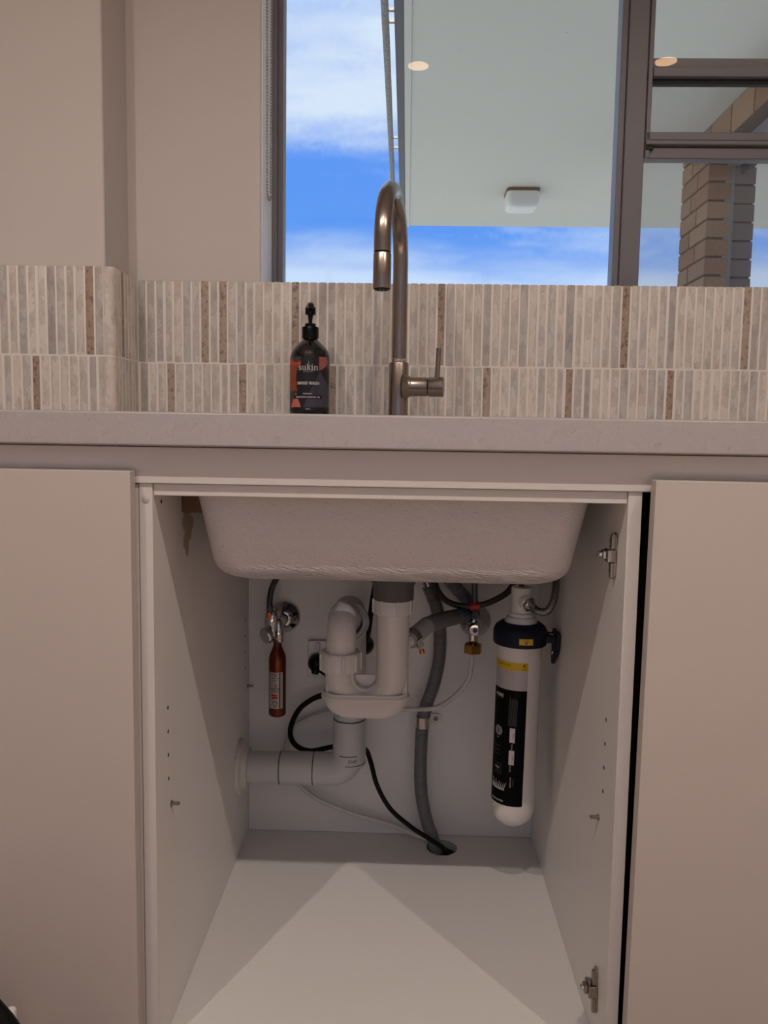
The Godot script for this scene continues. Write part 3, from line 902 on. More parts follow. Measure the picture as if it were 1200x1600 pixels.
func trap() -> void:
	var z := -0.28
	var t := thing("sink_trap", "white plastic U-shaped waste trap hanging under the sink", "waste trap")
	var xr := 0.0041
	var xl := -0.0785
	obj("waste_outlet", mb().lathe([Vector2(0.022, 0.690), Vector2(0.030, 0.690), Vector2(0.0318, 0.694), Vector2(0.0318, 0.715), Vector2(0.036, 0.722), Vector2(0.040, 0.7545)], 40, Transform3D(Basis(), Vector3(xr, 0, z)))
		.box(Vector3(xr + 0.006, 0.705, z + 0.0318), Vector3(0.002, 0.024, 0.003), 0.0006), M.grey_plastic, t)
	obj("union_nut", ribbed_nut(mb(), Vector3(xr, 0.6705, z), 0.0312, 0.0248, 8, 0.02), M.pvc, t)
	# the body: U pipe, web between its arms, and the bowl clipped on below
	var u := PackedVector3Array()
	u.append(Vector3(xr, 0.672, z)); u.append(Vector3(xr, 0.62, z)); u.append(Vector3(xr, 0.58, z))
	var mid := (xr + xl) * 0.5
	var rad := (xr - xl) * 0.5
	for k in 25:
		var a := PI * k / 24.0
		u.append(Vector3(mid + cos(a) * rad, 0.568 - sin(a) * rad, z))
	u.append(Vector3(xl, 0.58, z)); u.append(Vector3(xl, 0.592, z))
	var rr := PackedFloat32Array()
	for i in u.size(): rr.append(lerpf(0.0256, 0.0232, float(i) / (u.size() - 1)))
	var body := mb().tube(u, rr, 28, false)
	var web := PackedVector2Array()
	web.append(Vector2(0.0297, 0.534)); web.append(Vector2(0.0297, 0.590)); web.append(Vector2(-0.0200, 0.590))
	for k in 13:
		var a := PI * k / 12.0
		web.append(Vector2(mid + cos(a) * 0.0165, 0.5685 - sin(a) * 0.0165))
	web.append(Vector2(-0.0540, 0.590)); web.append(Vector2(-0.1010, 0.590)); web.append(Vector2(-0.1010, 0.534))
	body.prism(web, z - 0.013, z + 0.013, Transform3D(), 0.005)
	body.span(Vector3(xl, 0.545, z - 0.004), Vector3(xr, 0.5705, z - 0.0005), 0.0006)
	obj("trap_body", body, M.pvc, t)
	var rows := []
	var cxb := mid + 0.0002
	for q in [[0.066, 0.027, 0.545], [0.0668, 0.0278, 0.541], [0.0702, 0.0312, 0.5395], [0.0704, 0.0314, 0.5355], [0.0668, 0.0285, 0.5340], [0.0660, 0.0280, 0.530], [0.0630, 0.0265, 0.5215], [0.0560, 0.0235, 0.5125], [0.0450, 0.0190, 0.5065], [0.030, 0.0125, 0.5035], [0.010, 0.005, 0.5030], [0.001, 0.001, 0.5030]]:
		var ring := []
		for w in rounded(q[0], q[1], q[1], 8): ring.append(Vector3(cxb + w.x, q[2], z - w.y))
		rows.append(ring)
	obj("trap_bowl", mb().skin(rows, true, false), M.pvc, t)
	obj("union_nut", ribbed_nut(mb(), Vector3(-0.0776, 0.5775, z), 0.0318, 0.030, 9, 0.02), M.pvc, t)
	# outlet bend: up out of the nut, over and back
	var e := PackedVector3Array()
	e.append(Vector3(-0.0772, 0.600, z)); e.append(Vector3(-0.0770, 0.618, z))
	for k in 13:
		var a := PI / 2 * k / 12.0 * 1.06
		e.append(Vector3(-0.0768, 0.622 + 0.0345 * sin(a), z - 0.0345 * (1 - cos(a))))
	e.append(Vector3(-0.0735, 0.646, -0.345)); e.append(Vector3(-0.0715, 0.638, -0.375))
	obj("outlet_bend", mb().tube(e, 0.0232, 28, true), M.pvc, t)
	# dishwasher spigot on the right arm
	obj("spigot", mb().tube(PackedVector3Array([Vector3(0.018, 0.6170, z), Vector3(0.040, 0.6275, z - 0.024)]), 0.0095, 18), M.pvc, t)

func drain() -> void:
	var d := thing("waste_pipe", "grey-white PVC waste pipe running from behind the trap to the left side panel", "pipe")
	var x := -0.0767
	var z := -0.500
	var xf := Transform3D(Basis(), Vector3(x, 0, z))
	# socket that takes the trap's bend, and the bend down
	var dir := Vector3(0.002, -0.16, -1).normalized()
	obj("socket_collar", mb().lathe([Vector2(0.0236, -0.002), Vector2(0.0275, -0.002), Vector2(0.0280, 0.003), Vector2(0.0300, 0.003), Vector2(0.0325, 0.001), Vector2(0.0335, 0.004), Vector2(0.0335, 0.012), Vector2(0.0315, 0.015), Vector2(0.0305, 0.034), Vector2(0.028, 0.036)], 36, axis_to(Vector3(-0.0705, 0.6350, -0.362), dir)), M.pvc, d)
	var e := PackedVector3Array()
	e.append(Vector3(-0.0720, 0.634, -0.385)); e.append(Vector3(-0.0745, 0.6325, -0.425))
	for k in 11:
		var a := PI / 2 * k / 10.0
		e.append(Vector3(x, 0.580 + 0.052 * cos(a), -0.448 - 0.052 * sin(a)))
	e.append(Vector3(x, 0.54, z)); e.append(Vector3(x, 0.4182, z)); e.append(Vector3(x, 0.3982, z))
	obj("upper_pipe", mb().tube(e, 0.0288, 32, true), M.pvc_grey, d)
	obj("coupling", mb().lathe([Vector2(0.0288, 0.3332), Vector2(0.0308, 0.3332), Vector2(0.0310, 0.3382), Vector2(0.0310, 0.4162), Vector2(0.0300, 0.4187), Vector2(0.0288, 0.4187)], 40, xf), M.pvc_grey, d)
	obj("joint_ring", mb().lathe([Vector2(0.0290, 0.4187), Vector2(0.0304, 0.4187), Vector2(0.0304, 0.4200), Vector2(0.0290, 0.4200)], 40, xf), M.print_, d)
	obj("putty", mb().tube(smooth([Vector3(x - 0.029, 0.4642, z + 0.004), Vector3(x - 0.02, 0.4542, z + 0.024), Vector3(x - 0.006, 0.4502, z + 0.031), Vector3(x + 0.004, 0.4542, z + 0.0305)], 0.004), 0.0028, 8), M.pvc, d)
	# swept bend to the left
	var b := PackedVector3Array()
	b.append(Vector3(x, 0.3602, z))
	for k in 13:
		var a := PI / 2 * k / 12.0
		b.append(Vector3(x - 0.036 * (1 - cos(a)), 0.3562 - 0.0365 * sin(a), z))
	b.append(Vector3(-0.1421, 0.3197, z))
	obj("elbow", mb().tube(b, 0.0309, 32, true), M.pvc_grey, d)
	obj("joint_ring", mb().lathe([Vector2(0.0305, 0.3367), Vector2(0.0315, 0.3367), Vector2(0.0315, 0.3379), Vector2(0.0305, 0.3379)], 40, xf), M.print_, d)
	var ax := func(xx): return axis_to(Vector3(xx, 0.3197, z), Vector3(-1, 0, 0))
	obj("level_pipe", mb().lathe([Vector2(0.0292, 0), Vector2(0.0292, 0.135)], 36, ax.call(-0.1411)), M.pvc_grey, d)
	obj("coupling", mb().lathe([Vector2(0.029, 0), Vector2(0.0302, 0), Vector2(0.0306, 0.002), Vector2(0.0306, 0.058), Vector2(0.0302, 0.060), Vector2(0.029, 0.060)], 36, ax.call(-0.1442)), M.pvc_grey, d)
	for xx in [-0.1427, -0.2055, -0.2711]:
		obj("joint_ring", mb().lathe([Vector2(0.0292, 0), Vector2(0.0304, 0), Vector2(0.0304, 0.0012), Vector2(0.0292, 0.0012)], 36, ax.call(xx)), M.print_, d)
	obj("wall_flange", mb().lathe([Vector2(0.029, -0.004), Vector2(0.036, -0.004), Vector2(0.038, -0.001), Vector2(0.041, 0.004), Vector2(0.050, 0.0065), Vector2(0.052, 0.0105), Vector2(0.052, 0.0138), Vector2(0.03, 0.0138)], 44, axis_to(Vector3(-0.270, 0.3197, z), Vector3(-1, 0, 0))), M.pvc, d)
	# lettering along the pipe
	for w in [["PIPE", 0.010, -0.62, 0.4427, PI / 2], ["DWV", 0.0062, 0.2882, 0.3467, 0.0]]:
		bent_text(d, w[0], w[1], 0.0292 if w[4] > 0 else 0.0311, Vector3(x, w[3], z), w[2], M.print_, w[4], false)
	obj("print", mb().lathe([Vector2(0.0312, 0.3550), Vector2(0.0312, 0.3566)], 20, xf, 0.6, 1.1, -0.55), M.print_, d)

# letters laid round an upright cylinder of radius r at angle a0 (0 faces the front)
func bent_text(parent: Node, words: String, size: float, r: float, at: Vector3, a0: float, m: Material, turn := 0.0, bold := true, called := "lettering", face := "Droid Sans") -> void:
	var tm := TextMesh.new()
	var f := SystemFont.new()
	f.font_names = PackedStringArray([face])
	f.font_weight = 700 if bold else 400
	tm.font = f
	tm.text = words; tm.font_size = 64; tm.depth = 2.0; tm.pixel_size = 0.01; tm.curve_step = 3.0
	var arr := tm.get_mesh_arrays()
	var src: PackedVector3Array = arr[Mesh.ARRAY_VERTEX]
	if src.is_empty(): return
	var k := size / 0.46   # cap height of the face at this pixel size
	var b := mb()
	var cs := cos(turn)
	var sn := sin(turn)
	for p in src:
		var x := (p.x * cs - p.y * sn) * k
		var y := (p.x * sn + p.y * cs) * k
		var a := a0 + x / r
		var d := r + (0.00025 if p.z > 0 else 0.00002)
		b.vert(at + Vector3(sin(a) * d, y, cos(a) * d), Vector3(sin(a), 0, cos(a)))
	for i in arr[Mesh.ARRAY_INDEX]: b.ix.append(i)
	obj(called, b, m, parent)

func hex(r: float, h: float, xf: Transform3D, b: MB) -> MB:
	var p := PackedVector2Array()
	for k in 6: p.append(Vector2(cos(TAU * k / 6.0), sin(TAU * k / 6.0)) * r)
	return b.prism(p, 0, h, xf * Transform3D(Basis(Vector3.RIGHT, -PI / 2), Vector3.ZERO), 0.0009, 0.3)

func rosette(t: Node, c: Vector3, r: float) -> void:
	obj("wall_rosette", mb().lathe([Vector2(r * 0.97, 0), Vector2(r, 0.002), Vector2(r * 0.985, 0.0045), Vector2(r * 0.86, 0.007), Vector2(r * 0.66, 0.0145), Vector2(r * 0.48, 0.019), Vector2(r * 0.36, 0.0205), Vector2(0.001, 0.0205)], 44, axis_to(c, Vector3.BACK), 0.9), M.chrome, t)

func left_valve() -> void:
	var t := thing("stop_valve", "chrome stop valve on the back panel above the amber cylinder", "valve")
	rosette(t, Vector3(-0.2125, 0.5895, -0.5875), 0.0312)
	obj("stem", mb().tube(smooth([Vector3(-0.2125, 0.5895, -0.568), Vector3(-0.214, 0.589, -0.545), Vector3(-0.217, 0.588, -0.520)], 0.01), 0.0110, 20), M.chrome, t)
	obj("body", mb().lathe([Vector2(0.0085, -0.032), Vector2(0.0105, -0.030), Vector2(0.0115, -0.014), Vector2(0.0135, -0.004), Vector2(0.0135, 0.010), Vector2(0.011, 0.018), Vector2(0.0085, 0.021)], 26, Transform3D(Basis(Vector3.BACK, -0.10), Vector3(-0.2265, 0.596, -0.520)), 0.9)
		.lathe([Vector2(0.0075, -0.034), Vector2(0.009, -0.030), Vector2(0.009, 0.004), Vector2(0.004, 0.010)], 22, Transform3D(Basis(), Vector3(-0.2135, 0.590, -0.520)), 0.9), M.chrome, t)
	obj("hose_nut", hex(0.0062, 0.011, Transform3D(Basis(), Vector3(-0.2290, 0.6045, -0.511)), mb()), M.copper, t)
	obj("knob", mb().lathe([Vector2(0, 0), Vector2(0.0050, 0), Vector2(0.0055, 0.008), Vector2(0.0145, 0.009), Vector2(0.0155, 0.011), Vector2(0.0155, 0.015), Vector2(0.0135, 0.0175), Vector2(0, 0.0180)], 34, axis_to(Vector3(-0.226, 0.5755, -0.512), Vector3(-0.62, -0.22, 0.74)), 0.7), M.chrome, t)
	obj("knob_stem", mb().tube(PackedVector3Array([Vector3(-0.222, 0.582, -0.522), Vector3(-0.229, 0.574, -0.509)]), 0.005, 14), M.chrome, t)
	var a := thing("water_hammer_arrestor", "amber-brown metal cylinder with a silver label hanging below the left valve", "cylinder")
	var xf := Transform3D(Basis(), Vector3(-0.2158, 0, -0.520))
	obj("shell", mb().lathe([Vector2(0, 0.4142), Vector2(0.013, 0.4142), Vector2(0.0155, 0.4160), Vector2(0.0162, 0.420), Vector2(0.0162, 0.5245), Vector2(0.0150, 0.532), Vector2(0.0105, 0.5425), Vector2(0.0078, 0.549), Vector2(0.0072, 0.5575)], 36, xf, 0.8), plain(Color(0.40, 0.185, 0.10), 0.28, 0.75), a)
	obj("neck_ring", mb().lathe([Vector2(0.006, 0.5555), Vector2(0.0088, 0.5555), Vector2(0.0092, 0.558), Vector2(0.0092, 0.561), Vector2(0.006, 0.562)], 28, xf), M.grey_plastic, a)
	var lab := obj("label", mb().lathe([Vector2(0.01635, 0.4315), Vector2(0.01635, 0.5015)], 20, xf, 0.6, 1.85, -1.02), plain(Color(0.66, 0.64, 0.62), 0.35, 0.3), a)
	var put := func(y: float, h: float, a0: float, wide: float, m: Material): obj("print", mb().lathe([Vector2(0.01645, y), Vector2(0.01645, y + h)], 8, xf, 0.6, wide, a0), m, lab)
	for q in [[0.4970, 0.0008, -0.75, 0.9], [0.4945, 0.0008, -0.35, 0.5], [0.4895, 0.0010, -0.60, 0.9], [0.4855, 0.0008, -0.40, 0.6], [0.4695, 0.0012, -0.78, 1.15], [0.4665, 0.0008, -0.6, 0.9], [0.4635, 0.0010, -0.78, 1.1]]:
		put.call(q[0], q[1], q[2], q[3], M.print_)
	put.call(0.4325, 0.068, 0.36, 0.14, M.print_)
	put.call(0.4510, 0.0036, -0.55, 0.75, M.red); put.call(0.4555, 0.0036, -0.60, 0.75, M.red)
	bent_text(lab, "A", 0.006, 0.01640, Vector3(-0.2158, 0.4755, -0.520), -0.02, M.red, 0.0, true, "print")
	var sh := PackedVector2Array([Vector2(-0.0035, 0.0055), Vector2(0.0035, 0.0055), Vector2(0.0035, -0.001), Vector2(0, -0.0055), Vector2(-0.0035, -0.001)])
	var sm := mb()
	for i in 5:
		var p := sh[i]
		var q := sh[(i + 1) % 5]
		var pa := Vector3(-0.2158 + sin(p.x / 0.0164 - 0.1) * 0.01645, 0.4400 + p.y, -0.520 + cos(p.x / 0.0164 - 0.1) * 0.01645)
		var qa := Vector3(-0.2158 + sin(q.x / 0.0164 - 0.1) * 0.01645, 0.4400 + q.y, -0.520 + cos(q.x / 0.0164 - 0.1) * 0.01645)
		sm.tube(PackedVector3Array([pa, qa]), 0.0006, 6)
	obj("print", sm, M.print_, lab)

func right_valve() -> void:
	var t := thing("stop_valve", "chrome stop valve with a blue-dotted knob and brass nut, right of the trap", "valve")
	rosette(t, Vector3(0.1598, 0.5902, -0.5875), 0.0318)
	obj("stem", mb().tube(PackedVector3Array([Vector3(0.1598, 0.5902, -0.568), Vector3(0.1535, 0.596, -0.52)]), 0.0105, 20), M.chrome, t)
	obj("body", mb().lathe([Vector2(0.0070, -0.040), Vector2(0.0085, -0.038), Vector2(0.0085, -0.018), Vector2(0.012, -0.010), Vector2(0.0125, 0.006), Vector2(0.0085, 0.014), Vector2(0.0065, 0.018), Vector2(0.0065, 0.034), Vector2(0.004, 0.036)], 26, Transform3D(Basis(), Vector3(0.1515, 0.600, -0.52)), 0.9), M.chrome, t)
	obj("knob", mb().lathe([Vector2(0.004, 0.004), Vector2(0.0055, 0.004), Vector2(0.0060, 0.010), Vector2(0.0112, 0.013), Vector2(0.0118, 0.016), Vector2(0.0118, 0.024), Vector2(0.0100, 0.0275), Vector2(0.0055, 0.0280), Vector2(0, 0.0278)], 32, axis_to(Vector3(0.1515, 0.5945, -0.52), Vector3(0.02, -0.05, 1)), 0.7), M.chrome, t)
	obj("cold_mark", mb().lathe([Vector2(0.0048, 0.0276), Vector2(0.0044, 0.0288), Vector2(0, 0.0291)], 24, axis_to(Vector3(0.1515, 0.5945, -0.52), Vector3(0.02, -0.05, 1)), 1.0), M.blue, t)
	obj("brass_nut", hex(0.0175, 0.0165, Transform3D(Basis(Vector3.UP, 0.3), Vector3(0.1515, 0.5440, -0.52)), mb()), M.brass, t)
	# clear tube from the nut, looping behind the trap and down to the hole
	var c := thing("clear_tube", "thin translucent white tube looping across the back panel to the floor hole", "tube")
	obj("tube", mb().tube(smooth([Vector3(0.1507, 0.5445, -0.520), Vector3(0.1490, 0.515, -0.520), Vector3(0.1430, 0.488, -0.523), Vector3(0.1250, 0.4625, -0.527), Vector3(0.1020, 0.443, -0.527), Vector3(0.0775, 0.4325, -0.526), Vector3(0.040, 0.4225, -0.548), Vector3(-0.013, 0.4165, -0.560), Vector3(-0.080, 0.4140, -0.566),
		Vector3(-0.150, 0.3950, -0.570), Vector3(-0.195, 0.3650, -0.574), Vector3(-0.2085, 0.3200, -0.574), Vector3(-0.198, 0.2790, -0.572), Vector3(-0.155, 0.2350, -0.568), Vector3(-0.085, 0.2050, -0.566), Vector3(0.0, 0.1810, -0.565), Vector3(0.055, 0.1620, -0.560), Vector3(0.078, 0.1560, -0.555), Vector3(0.0865, 0.142, -0.551), Vector3(0.092, 0.115, -0.548)], 0.006), 0.0045, 12), M.clear_tube, c)

func hoses() -> void:
	# left braided hose
	var a := thing("braided_hose", "dark braided hose rising from the left stop valve behind the sink", "hose")
	obj("hose", mb().tube(smooth([Vector3(-0.2290, 0.6145, -0.511), Vector3(-0.2292, 0.635, -0.511), Vector3(-0.2265, 0.655, -0.511), Vector3(-0.2185, 0.675, -0.511), Vector3(-0.205, 0.700, -0.515), Vector3(-0.18, 0.74, -0.52), Vector3(-0.14, 0.79, -0.53), Vector3(-0.10, 0.84, -0.545), Vector3(-0.05, 0.915, -0.545)], 0.006), 0.0056, 14), M.braid_dark, a)
	obj("ferrule", mb().lathe([Vector2(0.0058, 0), Vector2(0.0063, 0.001), Vector2(0.0063, 0.010), Vector2(0.0058, 0.011)], 20, Transform3D(Basis(), Vector3(-0.2290, 0.6158, -0.511))), M.grey_plastic, a)
	# dark braided hose with red tag above the right valve
	var b := thing("braided_hose", "dark braided hose with a red collar, sagging under the sink above the right valve", "hose")
	obj("hose", mb().tube(smooth([Vector3(0.02, 0.915, -0.545), Vector3(0.055, 0.76, -0.535), Vector3(0.072, 0.690, -0.520), Vector3(0.088, 0.655, -0.505), Vector3(0.112, 0.640, -0.497), Vector3(0.150, 0.6385, -0.492), Vector3(0.185, 0.6500, -0.492), Vector3(0.215, 0.672, -0.495), Vector3(0.235, 0.72, -0.51), Vector3(0.24, 0.80, -0.53)], 0.006), 0.0058, 14), M.braid_dark, b)
	obj("collar", mb().lathe([Vector2(0.006, -0.009), Vector2(0.0078, -0.0085), Vector2(0.0082, -0.004), Vector2(0.0072, 0.0), Vector2(0.0082, 0.004), Vector2(0.0078, 0.0085), Vector2(0.006, 0.009)], 20, axis_to(Vector3(0.1505, 0.6385, -0.492), Vector3(1, 0.08, 0)), 1.2), M.red, b)
	obj("valve_tail", mb().tube(PackedVector3Array([Vector3(0.1512, 0.612, -0.516), Vector3(0.1508, 0.632, -0.497)]), 0.0058, 14).tube(PackedVector3Array([Vector3(0.1500, 0.645, -0.493), Vector3(0.1490, 0.690, -0.50)]), 0.0055, 14), M.grey_plastic, b)
	# corrugated dishwasher hose: from the clamp right, up behind the sink, round and down to the hole
	var h := thing("drain_hose", "grey corrugated dishwasher drain hose from the trap down to the floor hole", "hose")
	var p := smooth([Vector3(0.0569, 0.6374, -0.3350), Vector3(0.0859, 0.6325, -0.4000), Vector3(0.1145, 0.6226, -0.4700), Vector3(0.1403, 0.6144, -0.5350), Vector3(0.1498, 0.6244, -0.5520), Vector3(0.1363, 0.6418, -0.5560), Vector3(0.1115, 0.6690, -0.5600), Vector3(0.0914, 0.6933, -0.5600), Vector3(0.0690, 0.7150, -0.5600), Vector3(0.0482, 0.7196, -0.5600), Vector3(0.0401, 0.6981, -0.5620), Vector3(0.0491, 0.6746, -0.5560)], 0.0014)
	obj("upper_run", ribs(p, 0.0126), M.hose, h)
	var q := smooth([Vector3(0.0660, 0.6640, -0.545), Vector3(0.0765, 0.640, -0.545), Vector3(0.0860, 0.612, -0.545), Vector3(0.0905, 0.575, -0.545), Vector3(0.0900, 0.525, -0.545), Vector3(0.0810, 0.475, -0.545), Vector3(0.0670, 0.430, -0.545), Vector3(0.0610, 0.395, -0.547), Vector3(0.0590, 0.345, -0.545), Vector3(0.0590, 0.290, -0.545), Vector3(0.0630, 0.245, -0.545), Vector3(0.0730, 0.200, -0.545), Vector3(0.0880, 0.160, -0.540), Vector3(0.0930, 0.130, -0.538), Vector3(0.094, 0.09, -0.538)], 0.0014)
	obj("lower_run", ribs(q, 0.0114), M.hose, h)
	obj("cuff", mb().tube(PackedVector3Array([Vector3(0.0300, 0.6235, -0.2935), Vector3(0.0390, 0.6283, -0.3065), Vector3(0.0585, 0.6370, -0.3380)]), 0.0142, 22), plain(Color(0.60, 0.60, 0.60), 0.45), h)
	obj("ferrule", mb().tube(PackedVector3Array([Vector3(0.0540, 0.705, -0.560), Vector3(0.0590, 0.684, -0.548), Vector3(0.0670, 0.662, -0.545)]), 0.0088, 18), M.chrome, h)
	# worm-drive clamp round the cuff
	var k := thing("hose_clamp", "steel worm-drive clamp holding the corrugated hose on the trap's spigot", "clamp")
	var kd := Vector3(0.52, 0.26, -0.81).normalized()
	var kc := Vector3(0.0350, 0.6262, -0.3010)
	obj("band", mb().lathe([Vector2(0.0140, -0.0060), Vector2(0.0151, -0.0060), Vector2(0.0154, -0.0045), Vector2(0.0154, 0.0045), Vector2(0.0151, 0.0060), Vector2(0.0140, 0.0060)], 34, axis_to(kc, kd)), M.nickel, k)
	obj("worm_housing", mb().box(kc + Vector3(0.0120, -0.0060, 0.0105), Vector3(0.0120, 0.0150, 0.0065), 0.0015, Basis.from_euler(Vector3(0.0, 0.75, 0.40))), M.chrome, k)
	obj("screw", mb().lathe([Vector2(0, 0), Vector2(0.0045, 0), Vector2(0.0045, 0.006), Vector2(0, 0.0062)], 6, axis_to(kc + Vector3(0.0150, -0.0165, 0.0100), Vector3(0.25, -0.95, 0.05)), 0.2), M.copper, k)
	# saddle clip on the back panel
	var s := thing("saddle_clip", "small steel saddle clip screwed to the back panel round the hose", "clip")
	obj("band", mb().lathe([Vector2(0.0126, -0.0105), Vector2(0.0136, -0.0105), Vector2(0.0136, 0.0105), Vector2(0.0126, 0.0105)], 30, Transform3D(Basis(), Vector3(0.0615, 0.3985, -0.5470))), M.chrome, s)
	obj("tab", mb().prism(PackedVector2Array([Vector2(0.002, -0.0105), Vector2(0.030, -0.0105), Vector2(0.036, -0.0075), Vector2(0.0385, 0.0), Vector2(0.036, 0.0075), Vector2(0.030, 0.0105), Vector2(0.002, 0.0105)]), 0, 0.0016, Transform3D(Basis(), Vector3(0.0615, 0.3910, -0.5875)), 0.0004).box(Vector3(0.0725, 0.3940, -0.567), Vector3(0.0014, 0.018, 0.040), 0.0004), plain(Color(0.70, 0.68, 0.66), 0.35, 0.6), s)
	obj("screw", mb().lathe([Vector2(0.0046, 0), Vector2(0.0042, 0.0016), Vector2(0.002, 0.0026), Vector2(0.001, 0.0012), Vector2(0, 0.0012)], 20, axis_to(Vector3(0.0885, 0.3910, -0.5859), Vector3.BACK), 0.8), M.nickel, s)
	# the power cord of the dishwasher
	var w := thing("power_cable", "black power cord looping from the plug behind the drain to the floor hole", "cord")
	obj("cable", cord_mesh(), M.rubber, w)

func taper(a: float, b: float, n: int) -> PackedFloat32Array:
	var out := PackedFloat32Array()
	for i in n: out.append(lerpf(a, b, float(i) / (n - 1)))
	return out

func cord_mesh() -> MB:
	var p := smooth([Vector3(-0.144, 0.498, -0.553), Vector3(-0.124, 0.486, -0.545), Vector3(-0.115, 0.464, -0.543), Vector3(-0.130, 0.4475, -0.548), Vector3(-0.153, 0.4360, -0.552), Vector3(-0.180, 0.4120, -0.556), Vector3(-0.1965, 0.372, -0.560), Vector3(-0.189, 0.343, -0.560), Vector3(-0.160, 0.3290, -0.560), Vector3(-0.120, 0.3350, -0.565), Vector3(-0.080, 0.344, -0.562), Vector3(-0.050, 0.338, -0.555), Vector3(-0.0375, 0.318, -0.540), Vector3(-0.0240, 0.278, -0.525), Vector3(0.0020, 0.236, -0.518), Vector3(0.042, 0.200, -0.520), Vector3(0.078, 0.178, -0.518), Vector3(0.106, 0.160, -0.517), Vector3(0.118, 0.135, -0.524), Vector3(0.119, 0.09, -0.53)], 0.006)
	return mb().tube(p, taper(0.0056, 0.0040, p.size()), 14)

func ribs(p: PackedVector3Array, r: float) -> MB:
	var rr := PackedFloat32Array()
	var length := 0.0
	for i in p.size():
		if i > 0: length += p[i].distance_to(p[i - 1])
		rr.append(r + 0.0016 * sin(length / 0.0042 * TAU))
	return mb().tube(p, rr, 20)

func power() -> void:
	var g := thing("power_point", "white double power point on the back panel behind the trap", "power point")
	obj("plate", mb().prism(rounded(0.057, 0.0368, 0.004), 0, 0.009, Transform3D(Basis(), Vector3(-0.1085, 0.5075, -0.5878)), 0.0015), M.filter_white, g)
	for sx in [-0.034, 0.034]:
		obj("rocker_switch", mb().box(Vector3(-0.1085 + sx * 1.1, 0.534, -0.578), Vector3(0.009, 0.014, 0.004), 0.001), M.pvc, g)
	var a := thing("power_plug", "black round plug in the left socket of the power point", "plug")
	plug(a, Vector3(-0.1460, 0.5020, -0.5785), Vector3(-0.1, -0.5, 1))
	var b := thing("power_plug", "black plug in the right socket, half hidden between trap bend and arm", "plug")
	plug(b, Vector3(-0.0540, 0.5400, -0.5785), Vector3(0.1, 0.5, 1))
	obj("cord", mb().tube(smooth([Vector3(-0.0500, 0.5520, -0.548), Vector3(-0.0440, 0.585, -0.535), Vector3(-0.0395, 0.630, -0.53), Vector3(-0.0330, 0.67, -0.53), Vector3(-0.022, 0.72, -0.535), Vector3(0.0, 0.80, -0.55)], 0.006), 0.0050, 14), M.rubber, b)

func plug(t: Node, c: Vector3, dir: Vector3) -> void:
	obj("body", mb().lathe([Vector2(0, 0), Vector2(0.0175, 0), Vector2(0.0185, 0.003), Vector2(0.0180, 0.012), Vector2(0.0145, 0.020), Vector2(0.0085, 0.027), Vector2(0, 0.028)], 30, axis_to(c, Vector3.BACK), 0.8), M.black, t)
	var d := dir.normalized()
	obj("grip", mb().tube(PackedVector3Array([c + Vector3(0, 0, 0.014), c + Vector3(0, 0, 0.014) + Vector3(d.x, d.y, 0.15) * 0.02, c + Vector3(0, 0, 0.018) + Vector3(d.x, d.y, 0.1) * 0.04]), PackedFloat32Array([0.0125, 0.0095, 0.0065]), 16), M.black, t)

